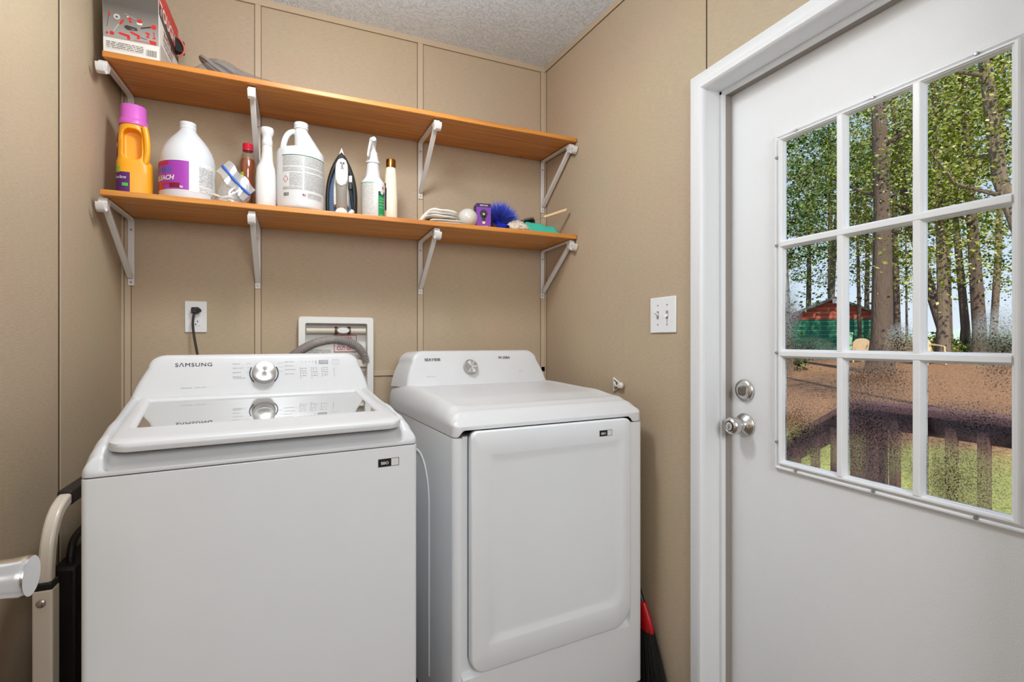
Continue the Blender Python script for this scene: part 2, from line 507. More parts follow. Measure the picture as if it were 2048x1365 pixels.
def letters(name, text, size, mapf, m, parent, bold=0.0, align='CENTER', shear=0.0, sx=1.0, spacing=1.0, label=None):
    cu = bpy.data.curves.new('txt', 'FONT')
    cu.body = text; cu.size = size; cu.align_x = align; cu.align_y = 'CENTER'
    cu.offset = bold * size; cu.shear = shear; cu.space_character = spacing; cu.resolution_u = 3
    t = bpy.data.objects.new('txt', cu); COL.objects.link(t)
    bpy.context.view_layer.update()
    dg = bpy.context.evaluated_depsgraph_get()
    me = bpy.data.meshes.new_from_object(t.evaluated_get(dg))
    bpy.data.objects.remove(t); bpy.data.curves.remove(cu)
    for v in me.vertices:
        v.co = Vector(mapf(v.co.x * sx, v.co.y))
    me.name = name
    me.materials.clear(); me.materials.append(m)
    o = bpy.data.objects.new(name, me); COL.objects.link(o)
    if parent is not None: o.parent = parent
    if label: o['label'] = label
    return o
def plane_map(origin, ux, uy, off=0.0006):
    o, a, b = Vector(origin), Vector(ux).normalized(), Vector(uy).normalized()
    n = a.cross(b).normalized()
    return lambda x, y: o + a * x + b * y + n * off
def rect_on(mb, mapf, x0, x1, y0, y1, m=None, t=0.0, n=1, ny=1):
    vs = []; uvs = []; fs = []
    for j in range(ny + 1):
        for i in range(n + 1):
            x = x0 + (x1 - x0) * i / n; y = y0 + (y1 - y0) * j / ny
            vs.append(mapf(x, y)); uvs.append((x, y))
    for j in range(ny):
        for i in range(n):
            q = j * (n + 1) + i
            fs.append((q, q + 1, q + n + 2, q + n + 1))
    return mb.add(vs, fs, m, uvs)

# ------------------------------------------------------------------ room shell
CZ = lambda y: 2.5665 + 0.072 * y
YB = -4.6
DY0, DY1, DZ = -1.905, -1.065, 1.975         # door opening
struct(MB().box((-0.1, YB - 0.1, -0.12), (W + 0.13, 0.12, 0.0)).build('floor', FLOOR, smooth=False), 'brown vinyl floor', 'floor')
struct(MB().box((-0.12, 0, 0), (W + 0.13, 0.12, 2.75)).build('wall_back', WALLX, smooth=False), 'beige panelled back wall behind the shelves', 'wall')
struct(MB().box((-0.12, YB, 0), (0, 0, 2.75)).build('wall_left', WALLY, smooth=False), 'beige panelled wall on the left', 'wall')
struct(MB().box((-0.12, YB - 0.12, 0), (W + 0.13, YB, 2.75)).build('wall_front', WALLX, smooth=False), 'beige wall behind the viewer', 'wall')
mb = MB()
mb.box((W, DY1, 0), (W + 0.12, 0, 2.75)); mb.box((W, YB, 0), (W + 0.12, DY0, 2.75)); mb.box((W, DY0, DZ), (W + 0.12, DY1, 2.75))
struct(mb.build('wall_right', WALLY, smooth=False), 'beige panelled wall holding the white door', 'wall')
mb = MB()
mb.add([(-0.1, 0.1, CZ(0.1)), (W + 0.1, 0.1, CZ(0.1)), (W + 0.1, YB - .1, CZ(YB - .1)), (-0.1, YB - .1, CZ(YB - .1)),
        (-0.1, 0.1, 2.8), (W + 0.1, 0.1, 2.8), (W + 0.1, YB - .1, 2.8), (-0.1, YB - .1, 2.8)],
       [(0, 1, 2, 3), (7, 6, 5, 4), (0, 4, 5, 1), (1, 5, 6, 2), (2, 6, 7, 3), (3, 7, 4, 0)])
struct(mb.build('ceiling', CEIL, smooth=False), 'pale grey textured ceiling', 'ceiling')

# battens and trims on the back wall
tn = [0]
def trim(mb, m, label, bevel=0.001):
    tn[0] += 1
    o = mb.build('trim_%d' % tn[0], m, smooth=True, bevel=bevel, seg=2)
    return struct(o, label, 'trim')
BT = 0.005
ZC0 = CZ(0)
trim(MB().box((0.0, -BT - .002, 0), (0.008, 0, ZC0 - 0.026)), BATTEN, 'beige corner bead left')
for x0, x1, nm in ((0.0095, 0.0285, 'beige batten at the left corner'), (0.4364, 0.4575, 'beige batten behind the second brackets'), (1.0930, 1.1175, 'beige batten behind the third brackets'), (1.7150, 1.7390, 'beige batten in the right corner')):
    mb = MB().box((x0, -BT, 0), (x1, 0, ZC0 - 0.026))
    trim(mb, BATTEN, nm)
mb = MB()
for x in (0.0088, 0.0295, 0.4350, 0.4588, 1.0916, 1.1190, 1.7138):
    mb.box((x - 0.0009, -0.0012, 0), (x + 0.0009, 0, ZC0 - 0.024))
mb.box((0, -0.0012, ZC0 - 0.0275), (W, 0, ZC0 - 0.0255))
trim(mb, GROOVE2, 'thin brown gaps along the battens', 0)
trim(MB().box((0, -BT, ZC0 - 0.0255), (W, 0, ZC0 + .005)), BATTEN, 'beige strip under the ceiling on the back wall')
trim(MB().box((0.4575, -BT, 1.037), (W, 0, 1.061)), BATTEN, 'beige horizontal strip behind the machines')
trim(MB().box((0.4575, -0.0015, 1.0345), (W, 0, 1.0368)), GROOVE, 'dark gap under the horizontal strip', 0)
def side_strip(x0, x1, dz0, dz1, m, nm, bev=0.001):
    mb = MB(); ys = (0, DY0 - 1.0)
    vs = []
    for y in ys:
        for x, dz in ((x0, dz0), (x1, dz0), (x1, dz1), (x0, dz1)): vs.append((x, y, CZ(y) + dz))
    mb.add(vs, [(0, 1, 2, 3), (7, 6, 5, 4), (0, 4, 5, 1), (1, 5, 6, 2), (2, 6, 7, 3), (3, 7, 4, 0)])
    trim(mb, m, nm, bev)
side_strip(W - BT, W, -0.024, 0.004, BATTEN, 'beige strip under the ceiling on the right wall')
side_strip(W - 0.0013, W, -0.0265, -0.0245, GROOVE, 'dark gap under the right strip', 0)
side_strip(0, BT, -0.024, 0.004, BATTEN, 'beige strip under the ceiling on the left wall')
trim(MB().box((W - BT, -0.016, 0), (W, -0.002, ZC0 - 0.028)), BATTEN, 'beige corner bead right')
trim(MB().box((W - 0.0013, -0.0185, 0), (W, -0.0165, ZC0 - 0.028)), GROOVE, 'dark gap beside the right corner bead', 0)
trim(MB().box((W - 0.0014, -1.0845, 2.01), (W, -1.0812, CZ(-1.08) - .026)), GROOVE, 'dark panel joint above the door casing', 0)
trim(MB().box((0, -0.5300, 0), (0.0014, -0.5262, CZ(-.5) - .026)), GROOVE, 'dark panel joint on the left wall', 0)
trim(MB().box((0, -0.5262, 0), (0.004, -0.5200, CZ(-.5) - .026)), BATTEN, 'thin beige bead at the left panel joint')

# door casing, jambs, stops
def casing(mb, side):
    # profile across the casing width w (0 outer .. .053 inner) and height h
    prof = [(0, 0), (0, 0.011), (0.004, 0.014), (0.030, 0.015), (0.034, 0.017), (0.046, 0.017), (0.050, 0.013), (0.052, 0.006), (0.053, 0.0)]
    yl, yr, zt = -1.026, DY0 - 0.04, 2.0135
    loops = []
    for w, h in prof:
        x = W - h
        loops.append([(x, yl - w, 0.0), (x, yl - w, zt - w), (x, yr + w, zt - w), (x, yr + w, 0.0)])
    return mb.loops(loops, cap0=False, cap1=False, close=False)
trim(casing(MB(), 0), TRIMW, 'white casing around the exterior door', 0)
mb = MB()
mb.box((W - 0.006, DY1 - 0.0, 0), (W + 0.155, DY1 - 0.012, DZ - 0.0)); mb.box((W - 0.006, DY0, 0), (W + 0.155, DY0 + 0.012, DZ))
mb.box((W - 0.006, DY0, DZ), (W + 0.155, DY1, DZ - 0.012))
trim(mb, TRIMW, 'white door jamb')
mb = MB()
for a, b in ((0.0, 0.006), (0.006, 0.012)):
    pass
JY, JZ = DY1 - 0.012, DZ - 0.012
mb.box((1.797, JY, 0), (1.813, JY - 0.010, JZ)); mb.box((1.797, DY0 + .012, 0), (1.813, DY0 + .022, JZ)); mb.box((1.797, DY0 + .012, JZ), (1.813, JY, JZ - 0.010))
trim(mb, TRIMW, 'white door stop')
mb = MB()
mb.box((1.8135, JY, 0), (1.8385, JY - 0.0075, JZ)); mb.box((1.8135, DY0 + .012, JZ), (1.8385, JY, JZ - 0.0075)); mb.box((1.8135, DY0 + .012, 0), (1.8385, DY0 + .0195, JZ))
trim(mb, WSTRIP, 'taupe weatherstrip around the door', 0)

# ------------------------------------------------------------------ exterior door
XF = 1.840
GY0, GY1, GZ0, GZ1 = -1.7535, -1.2725, 0.858, 1.7465      # clear glass opening
FY0, FY1, FZ0, FZ1 = -1.795, -1.2435, 0.828, 1.7685       # frame
d0, d1, dt = DY0 + 0.014, JY - 0.0025, JZ - 0.003
mb = MB()
hy0, hy1, hz0, hz1 = GY0 - .012, GY1 + .012, GZ0 - .012, GZ1 + .012
for xa, xb, g_ in ((XF, XF + .010, 0.0), (XF + .010, XF + .04, 0.042)):
    mb.box((xa, d0, 0.01), (xb, hy0 - g_, dt)); mb.box((xa, hy1 + g_, 0.01), (xb, d1, dt))
    mb.box((xa, hy0 - g_, 0.01), (xb, hy1 + g_, hz0 - g_)); mb.box((xa, hy0 - g_, hz1 + g_), (xb, hy1 + g_, dt))
door = struct(mb.build('door_1', DOORW, smooth=False), 'white steel exterior door with nine small window panes', 'door')
def yz_ring(mb, o, i, prof, m=None):
    """o,i: outer/inner (y0,y1,z0,z1); prof: (t 0..1, height off the door face towards the room)"""
    L = []
    for t, h in prof:
        q = [o[k] + (i[k] - o[k]) * t for k in range(4)]
        x = XF - h
        L.append([(x, q[0], q[2]), (x, q[1], q[2]), (x, q[1], q[3]), (x, q[0], q[3])])
    return mb.loops(L, m, cap0=False, cap1=False)
mb = MB()
yz_ring(mb, (FY0, FY1, FZ0, FZ1), (GY0, GY1, GZ0, GZ1), [(0, -0.001), (0.02, 0.005), (0.08, 0.009), (0.18, 0.0115), (0.30, 0.0115), (0.38, 0.0095), (0.44, 0.0065), (0.52, 0.0070), (0.60, 0.0140), (0.68, 0.0155), (0.80, 0.0150), (0.86, 0.0115), (0.92, 0.0105), (0.96, 0.0045), (1.0, 0.0035), (1.0, -0.004)])
wf = mb.build('window_frame', PLAST, door, angle=25)
lab(wf, 'raised white plastic frame around the door glass')
cap = []
for (y, z) in ((-1.2535, 1.705), (-1.2535, 1.458), (-1.2535, 1.157), (-1.2535, 0.907), (-1.312, 1.7595), (-1.510, 1.7595), (-1.704, 1.7595), (-1.783, 1.697), (-1.783, 1.452), (-1.783, 1.149), (-1.783, 0.908), (-1.312, 0.8385), (-1.510, 0.8385), (-1.7025, 0.8385)):
    s_ = MB().lathe([(0.0001, 0.0158), (0.0028, 0.0155), (0.0038, 0.014), (0.0040, 0.010)], axis='x', seg=14)
    for i, v in enumerate(s_.v): s_.v[i] = (XF - v[0], y + v[1], z + v[2])
    s_.build('screw', SCREW, wf)
# muntins
MY = (-1.4330, -1.6000); MZ = (1.4590, 1.1550)
def muntin_v(y):
    mb = MB()
    prof = [(-0.0120, -0.004), (-0.0120, 0.0035), (-0.0110, 0.0045), (-0.0100, 0.0085), (-0.0085, 0.0095), (-0.0070, 0.0145), (-0.0055, 0.0155), (0.0055, 0.0155), (0.0070, 0.0145), (0.0085, 0.0095), (0.0100, 0.0085), (0.0110, 0.0045), (0.0120, 0.0035), (0.0120, -0.004)]
    mb.loops([[(XF - h, y + t, GZ0 - .004) for t, h in prof], [(XF - h, y + t, GZ1 + .004) for t, h in prof]])
    return mb.build('muntin', PLAST, wf, angle=25)
def muntin_h(z):
    mb = MB()
    prof = [(-0.0120, -0.004), (-0.0120, 0.0035), (-0.0110, 0.0045), (-0.0100, 0.0085), (-0.0085, 0.0095), (-0.0070, 0.0145), (-0.0055, 0.0155), (0.0055, 0.0155), (0.0070, 0.0145), (0.0085, 0.0095), (0.0100, 0.0085), (0.0110, 0.0045), (0.0120, 0.0035), (0.0120, -0.004)]
    mb.loops([[(XF - h - (.0010 if h > 0 else 0), GY0 - .004, z + t) for t, h in prof], [(XF - h - (.0010 if h > 0 else 0), GY1 + .004, z + t) for t, h in prof]])
    return mb.build('muntin', PLAST, wf, angle=25)
for y in MY: muntin_v(y)
for z in MZ: muntin_h(z)
PANE = pane_mat()
ye = [GY0 - .006, MY[1], MY[0], GY1 + .006]; ze = [GZ0 - .006, MZ[1], MZ[0], GZ1 + .006]
for i in range(3):
    for j in range(3):
        p_ = MB().box((XF - 0.001, ye[i], ze[j]), (XF + 0.002, ye[i + 1], ze[j + 1])).build('pane', PANE, door, smooth=False)
# knob and deadbolt
kn = bpy.data.objects.new('doorknob', None)
def xl(prof, c, seg=44):
    s_ = MB().lathe(prof, axis='x', seg=seg)
    for i, v in enumerate(s_.v): s_.v[i] = (c[0] - v[0], c[1] + v[1], c[2] + v[2])
    return s_
KC = (XF, -1.1365, 0.936)
kn = xl([(0.0345, 0), (0.0350, 0.003), (0.0335, 0.006), (0.020, 0.014), (0.0155, 0.018), (0.0145, 0.024), (0.0150, 0.030), (0.021, 0.034), (0.0255, 0.041), (0.0268, 0.049), (0.0255, 0.058), (0.0215, 0.064), (0.0165, 0.0665), (0.0155, 0.0655), (0.0001, 0.0655)], KC).build('doorknob', NICKEL, door, angle=50)
lab(kn, 'round satin nickel doorknob with a thumb turn')
xl([(0.0125, 0.064), (0.0125, 0.0672), (0.0100, 0.0678), (0.0001, 0.0678)], KC, 28).build('turn_button', NICKEL, kn)
xl([(0.0150, 0.0652), (0.0150, 0.0664), (0.0128, 0.0664), (0.0128, 0.0652)], KC, 28).build('button_ring', BLACKP, kn)
MB().box((XF - 0.0715, KC[1] - 0.0016, KC[2] - 0.008), (XF - 0.066, KC[1] + 0.0016, KC[2] + 0.008)).build('turn_tab', NICKEL, kn, bevel=.0008)
xl([(0.0001, 0.0125), (0.0030, 0.0120), (0.0030, 0.009)], (XF, KC[1] - 0.022, KC[2] + .002), 16).build('set_screw', BLACKP, kn)
DC = (XF, -1.1365, 1.041)
db = xl([(0.0325, 0), (0.0330, 0.004), (0.0305, 0.009), (0.0240, 0.0115), (0.0235, 0.0105), (0.0200, 0.0105), (0.0195, 0.012), (0.0110, 0.0135), (0.0001, 0.0135)], DC).build('deadbolt', NICKEL, door, angle=50)
lab(db, 'round satin nickel deadbolt with a small thumb turn')
mb = MB().prism([(-0.012, -0.013), (-0.002, -0.018), (0.006, -0.015), (0.009, 0.0), (0.004, 0.012), (-0.004, 0.014), (-0.013, 0.012)], lambda a, b: (XF - 0.012, DC[1] + a, DC[2] + b), lambda a, b: (XF - 0.027, DC[1] + a * .55, DC[2] + b * .8))
mb.build('thumb_turn', mat('dull nickel', (128, 122, 114), .35, metal=1.0), db, bevel=.001)

# ------------------------------------------------------------------ interior door with a round metal knob, open along the left wall
d2 = struct(MB().box((0.232, -2.33, 0.015), (0.267, -1.535, 2.02)).build('door_2', TRIMW, bevel=.002), 'white interior door standing open at the left', 'door')
d2.location = (0, 0, 0)
def xr(prof, c, seg=40):
    s_ = MB().lathe(prof, axis='x', seg=seg)
    for i, v in enumerate(s_.v): s_.v[i] = (c[0] + v[0], c[1] + v[1], c[2] + v[2])
    return s_
k2 = xr([(0.030, 0), (0.030, 0.004), (0.024, 0.008), (0.013, 0.010), (0.012, 0.022), (0.0185, 0.028), (0.0190, 0.060), (0.0200, 0.068), (0.0205, 0.071), (0.0195, 0.0755), (0.0001, 0.0765)], (0.267, -1.590, 0.9515)).build('doorknob', mat('polished aluminium', (225, 224, 224), .16, metal=1.0), d2, angle=40)
lab(k2, 'cylindrical polished metal doorknob')

# ------------------------------------------------------------------ washing machine
def body_outline(w, dep, r, n=8):
    return rrect(0, w, 0, dep, (r, r, 0.004, 0.004), n)
def capfield(w, dep, R0, zb, crown, edge, lower=None, NU=72, NV=64, zbot=None):
    mb = MB(); vs = []; fs = []
    us = [w * (0.5 - 0.5 * math.cos(PI * i / NU)) for i in range(NU + 1)]
    ts = [(i / NV) ** 1.7 for i in range(NV + 1)]
    for t in ts:
        for u in us:
            q = min(u, w - u)
            vf = R0 - math.sqrt(max(0, R0 ** 2 - (R0 - q) ** 2)) if q < R0 else 0
            v = vf + (dep - vf) * t
            e_ = min(q, v - vf) if R0 < 1e-6 else min(q, (v - vf) + 0.3 * 0)
            # rounded shoulder
            k = 1 - min(e_ / edge, 1)
            s_ = math.sqrt(max(0, 1 - k * k))
            c = crown(u, v)
            z = zb + (c - zb) * s_
            if lower: z -= lower(u, v)
            vs.append((u, v, z))
    n = NU + 1
    for j in range(NV):
        for i in range(NU):
            fs.append((j * n + i, j * n + i + 1, (j + 1) * n + i + 1, (j + 1) * n + i))
    mb.add(vs, fs)
    # skirt down to zbot
    if zbot is not None:
        per = [i for i in range(n)] + [j * n + NU for j in range(1, NV + 1)] + [NV * n + i for i in range(NU - 1, -1, -1)] + [j * n for j in range(NV - 1, 0, -1)]
        b = len(mb.v)
        for i in per:
            x, y, z = mb.v[i]
            mb.v.append((x, y, zbot(x, y)))
        m_ = len(per)
        for i in range(m_):
            k = (i + 1) % m_
            mb.f.append([per[i], per[k], b + k, b + i]); mb.m.append(0)
    return mb

WP, WTH, WW, WD = (0.20159, -1.0204, 0), R(6.8), 0.686, 0.69
wm = thing('washing_machine', 'white top-loading washing machine with glass lid, left of the dryer', 'washing machine', WP, WTH)
SZ = 0.920
o = body_outline(WW, WD, 0.012)
mb = MB().loops([[(x, y, 0.02) for x, y in o], [(x, y, SZ - 0.0022) for x, y in o]])
mb.build('cabinet', WHITE, wm, bevel=.002)
MB().box((0.01, 0.012, 0), (WW - .01, WD - .01, 0.02)).build('base', BLACKP, wm)
o = body_outline(WW - .006, WD - .006, 0.010)
MB().loops([[(x + .003, y + .003, SZ - 0.004) for x, y in o], [(x + .003, y + .003, SZ + 0.004) for x, y in o]]).build('cabinet_seam', SEAM, wm)
WCR = [(0, .948), (.02, .960), (.05, .978), (.09, .990), (.2, 1.006), (.47, 1.033), (.70, 1.035)]
LU0, LU1, LV1 = 0.040, 0.646, 0.468
def wcrown(u, v): return slerp(WCR, v)
def wlower(u, v):
    a = min(1, max(0, (u - LU0 + 0.006) / 0.008)); b = min(1, max(0, (LU1 + 0.006 - u) / 0.008))
    # front recess under the lid's lip, ahead of which the deck keeps a thin rounded lip
    c = min(1, max(0, (v - 0.001) / 0.008)); d = min(1, max(0, (LV1 + .004 - v) / 0.006))
    return 0.022 * min(a, b, c, d)
def zedge(u, v): return SZ
mb = capfield(WW, WD, 0.014, SZ + 0.028 - 0.028 + 0.004, wcrown, 0.030, wlower, zbot=lambda x, y: SZ + 0.0005)
mb.build('top_deck', WHITE2, wm, angle=60)
# lid: white rim around a glass panel
def lid_z(v): return lerp([(-.02, .980), (0, .9855), (.03, .9885), (.14, .9925), (.30, 1.010), (.468, 1.030)], v)
def lid_loop(u0, u1, v0, v1, r, h, n=8):
    return [(u, v, lid_z(v) + h) for u, v in rrect(u0, u1, v0, v1, r, n)]
rc = (0.035, 0.035, 0.006, 0.006); ri = (0.004, 0.004, 0.004, 0.004)
Ls = [lid_loop(LU0 + .004, LU1 - .004, 0.004, LV1, rc, -0.0225), lid_loop(LU0, LU1, -0.004, LV1, rc, -0.019), lid_loop(LU0 - .001, LU1 + .001, -0.006, LV1, rc, -0.010), lid_loop(LU0, LU1, -0.004, LV1, rc, -0.003), lid_loop(LU0 + .004, LU1 - .004, 0.001, LV1 - .002, rc, 0.0),
      lid_loop(LU0 + .008, LU1 - .008, 0.03, LV1 - .005, (0.02, 0.02, .006, .006), 0.0012)]
hu0, hu1, hu2, hu3, hv0, hv1 = 0.062, 0.628, 0.628, 0.062, 0.138, 0.445
def hole(h, g=0):
    P = rrect(hu0 + g, hu1 - g, hv0 + g, hv1 - g, 0.004, 8)
    return [(u, v, lid_z(v) + h) for u, v in P]
Ls += [hole(0.0015, -0.004), hole(0.0012, 0), hole(-0.006, 0.007), hole(-0.012, 0.008)]
lid = MB().loops(Ls, cap0=False, cap1=False).build('lid', WHITE2, wm, angle=40)
lab(lid, 'white lid rim around a mirror-like glass panel')
def lidglass_mat():
    m, n, l, p = new_mat('dark reflective lid glass')
    p.inputs['Base Color'].default_value = srgb(132, 128, 122)
    p.inputs['Roughness'].default_value = 0.5
    out = n['Material Output']
    g = n.new('ShaderNodeBsdfGlossy'); g.inputs['Roughness'].default_value = 0.004; g.inputs[0].default_value = (0.92, 0.92, 0.92, 1)
    mx = n.new('ShaderNodeMixShader'); mx.inputs[0].default_value = 0.80
    l.new(p.outputs[0], mx.inputs[1]); l.new(g.outputs[0], mx.inputs[2]); l.new(mx.outputs[0], out.inputs[0])
    return m
zg0, zg1 = lid_z(hv0) - .0065, lid_z(hv1) - .0065
mb = MB()
gu0, gu1, gv0, gv1 = hu0 + .004, hu1 - .004, hv0 + .004, hv1 - .004
mb.loops([[(gu0, gv0, zg0 - .004), (gu1, gv0, zg0 - .004), (gu1, gv1, zg1 - .004), (gu0, gv1, zg1 - .004)], [(gu0, gv0, zg0), (gu1, gv0, zg0), (gu1, gv1, zg1), (gu0, gv1, zg1)]])
lg = mb.build('lid_glass', lidglass_mat(), wm, smooth=False)
lab(lg, 'glass lid panel mirroring the control console')

# console
def console(parent, outl_f, outl_b, vface, vback, m, name='console', bev=0.012, lean=0.012):
    """outline points (u,z) of the face and of the back"""
    mb = MB(); L = []
    mids = [(0.0, 0.0), (0.25, 0.45), (1.0, 1.0)]
    def ins(P, d):
        cu = sum(p[0] for p in P) / len(P); z0 = min(p[1] for p in P)
        zt = max(p[1] for p in P)
        return [(cu + (u - cu) * (1 - d / 0.30), z0 + (z - z0) * (1 - d / (zt - z0))) for u, z in P]
    f_in = ins(outl_f, bev)
    L.append([(u, vface(z) - 0.0, z) for u, z in f_in])
    L.append([(u, vface(z) + bev * .12, z) for u, z in ins(outl_f, bev * .55)])
    L.append([(u, vface(z) + bev * .45, z) for u, z in ins(outl_f, bev * .18)])
    L.append([(u, vface(z) + bev, z) for u, z in outl_f])
    for a in (0.35, 0.7, 1.0):
        L.append([(p[0] + (q[0] - p[0]) * a, vface(p[1]) + bev + (vback - vface(p[1]) - bev) * a, p[1] + (q[1] - p[1]) * a) for p, q in zip(outl_f, outl_b)])
    mb.loops(L)
    return mb.build(name, m, parent, angle=50)
def trap(u0, u1, u0t, u1t, z0, z1, r, n=10, curve=0.01):
    """trapezoid with rounded upper corners and softly bowed flanks, counter clockwise from lower left"""
    P = [(u0, z0), (u1, z0)]
    def flank(ub, ut, sgn):
        Q = []
        for i in range(1, 8):
            t = i / 8
            z = z0 + (z1 - r - z0) * t
            u = ub + (ut - ub) * t * (1 - r / (z1 - z0)) + sgn * curve * math.sin(PI * t) * .8
            Q.append((u, z))
        return Q
    P += flank(u1, u1t, 1)
    a_end = (u1 + (u1t - u1) * (1 - r / (z1 - z0)), z1 - r)
    for i in range(n + 1):
        a = (PI / 2) * i / n
        P.append((a_end[0] - r * 1.25 + r * 1.25 * math.cos(a), z1 - r + r * math.sin(a)))
    b_end = (u0 + (u0t - u0) * (1 - r / (z1 - z0)), z1 - r)
    for i in range(n + 1):
        a = PI / 2 + (PI / 2) * i / n
        P.append((b_end[0] + r * 1.25 + r * 1.25 * math.cos(a), z1 - r + r * math.sin(a)))
    P += list(reversed(flank(u0, u0t, -1)))
    return P
wvf = lambda z: 0.470 + (z - 1.02) * 0.40
CF = trap(0.014, 0.680, 0.070, 0.642, 1.018, 1.148, 0.036, curve=0.004)
CB = trap(0.004, 0.682, 0.052, 0.634, 1.016, 1.143, 0.036, curve=0.004)
wcon = console(wm, CF, CB, wvf, 0.685, WHITE2, 'control_console')
lab(wcon, 'white control console with dial and printed brand name')
nrm = Vector((0, -1, 0.40)).normalized()
upv = Vector((0, 0.40, 1)).normalized()
def wface(u, z, off=0.0007):
    return Vector((u, wvf(z), z)) + nrm * off
def wmap(u0, z0, off=0.0007):
    return lambda x, y: Vector((u0, wvf(z0), z0)) + Vector((1, 0, 0)) * x + upv * y + nrm * off
for dx_ in (-.00022, .00022):
    letters('brand_lettering', 'S\u039bMSUNG', 0.0165, wmap(0.167 + dx_, 1.118, .0007 + dx_), DKGREY, wcon, spacing=1.12, sx=1.16)
letters('printed_text', 'activewash   smart care', 0.0058, wmap(0.166, 1.052), MIDGREY, wcon, sx=1.15)
for i, (tx, z) in enumerate((('NORMAL', 1.118), ('HEAVY DUTY', 1.105), ('BEDDING', 1.092), ('BEDDING/\nWATERPROOF', 1.077))):
    letters('printed_text', tx, 0.0052, wmap(0.268, z), MIDGREY, wcon, align='LEFT')
for i, (tx, z) in enumerate((('DEEP WASH', 1.121), ('DELICATES', 1.109), ('QUICK WASH', 1.097), ('SELF CLEAN', 1.083))):
    letters('printed_text', tx, 0.0052, wmap(0.415, z), MIDGREY, wcon, align='LEFT')
mb = MB()
for z in (1.119, 1.106, 1.093): rect_on(mb, wmap(0, z), 0.305, 0.318, -0.0002, 0.0002); rect_on(mb, wmap(0, z), 0.396, 0.410, -0.0002, 0.0002)
IND=[]
for k, (u, zt, n) in enumerate(((0.462, 1.1005, 6), (0.496, 1.1005, 6), (0.529, 1.0985, 5), (0.567, 1.097, 5))):
    for i in range(n):
        z = zt - i * 0.0062
        rect_on(mb, wmap(u, z), -0.0010, 0.0010, -0.0010, 0.0010)
for k in range(4): rect_on(mb, wmap(0.468 + k * .011, 1.121), -0.0012, 0.0012, -0.0008, 0.0008)
for z in (1.1225, 1.1165): rect_on(mb, wmap(0.511, z), -0.0014, 0.0014, -0.0012, 0.0012)
o_ = mb.build('indicator_marks', DKGREY, wcon, smooth=False); o_['kind'] = 'stuff'
PR = print_mat('faint panel print', (228, 229, 231), (150, 150, 152), row=0.0062, dens=0.42, col=0.0016)
mb = MB()
for u in (0.4655, 0.4995, 0.5325): rect_on(mb, wmap(u, 1.085, .0005), 0, 0.015, -0.012, 0.017)
mb.build('small_print', PR, wcon, smooth=False)
mb = MB(); rect_on(mb, wmap(0.535, 1.1195, .0009), -0.0150, 0.0150, -0.0065, 0.0065); mb.build('display_bezel', MIDGREY, wcon, smooth=False)
mb = MB(); rect_on(mb, wmap(0.535, 1.1195, .0013), -0.0130, 0.0130, -0.0048, 0.0048); mb.build('display', mat('grey display', (176, 178, 182), .2), wcon, smooth=False)
mb = MB()
Po, Pi_ = rrect(-.011, .011, -.009, .009, .003, 3), rrect(-.0104, .0104, -.0084, .0084, .0026, 3)
f = wmap(0.574, 1.1185, .0008)
mb.loops([[f(*p) for p in Po], [f(*p) for p in Pi_]], cap0=False, cap1=False)
mb.loops([[f(.004 * math.cos(a * .52), .004 * math.sin(a * .52)) for a in range(12)], [f(.0035 * math.cos(a * .52), .0035 * math.sin(a * .52)) for a in range(12)]], cap0=False, cap1=False)
mb.build('start_button', MIDGREY, wcon, smooth=False)
def disc_part(name, parent, mapf, prof, m, seg=48, angle=35):
    mb = MB(); L = []
    f0 = Vector(mapf(0, 0)); ax = (Vector(mapf(1, 0)) - f0); ay = (Vector(mapf(0, 1)) - f0); nn = ax.cross(ay)
    for r, h in prof:
        L.append([(r * math.cos(2 * PI * j / seg), r * math.sin(2 * PI * j / seg), h) for j in range(seg)])
    mb.loops(L)
    ob = mb.build(name, m, parent, angle=angle)
    ob.matrix_local = Matrix(((ax.x, ay.x, nn.x, f0.x), (ax.y, ay.y, nn.y, f0.y), (ax.z, ay.z, nn.z, f0.z), (0, 0, 0, 1)))
    return ob
dm = wmap(0.355, 1.088, 0)
dial = disc_part('dial', wcon, dm, [(0.0345, 0), (0.0345, 0.004), (0.0335, 0.006), (0.0330, 0.020), (0.0320, 0.0225), (0.0305, 0.0232), (0.0001, 0.0232)], STEEL)
lab(dial, 'round brushed steel dial')
for a0, a1 in ((150, 225), (-45, 30)):
    mb = MB(); f = wmap(0.355, 1.088, .0012); A = [R(a0 + (a1 - a0) * i / 20) for i in range(21)]
    mb.loops([[f(.0385 * math.cos(a), .0385 * math.sin(a)) for a in A], [f(.0420 * math.cos(a), .0420 * math.sin(a)) for a in A]], cap0=False, cap1=False, close=False)
    mb.build('dial_arc', DKGREY, wcon, smooth=False)
# handle tab below the console, badge on the front
mb = MB(); rect_on(mb, wmap(0.355, 1.0245, .0012), -0.038, 0.038, -0.003, 0.003); mb.build('lid_tab', mat('pale grey plastic', (205, 206, 208), .4), wcon, smooth=False)
def badge(parent, u0, u1, z0, z1, v, txt):
    f = lambda x, y: Vector((x, v - 0.0010, y))
    mb = MB(); us = u0 + (u1 - u0) * .62
    rect_on(mb, f, u0, us, z0, z1, BLACKP)
    w = .0012
    for (a, b, c, d) in ((us, u1, z0, z0 + w), (us, u1, z1 - w, z1), (u1 - w, u1, z0, z1)): rect_on(mb, f, a, b, c, d, DKGREY)
    rect_on(mb, lambda x, y: Vector((x, v - 0.0007, y)), us, u1, z0, z1, LABELW)
    st = mb.build('badge_sticker', None, parent, smooth=False)
    lab(st, 'small black and white sticker on the front')
    letters('badge_text', txt, (z1 - z0) * .50, lambda x, y: Vector(((u0 + us) / 2 + x, v - 0.0016, z0 + (z1 - z0) * .45 + y)), LABELW, st, bold=.02)
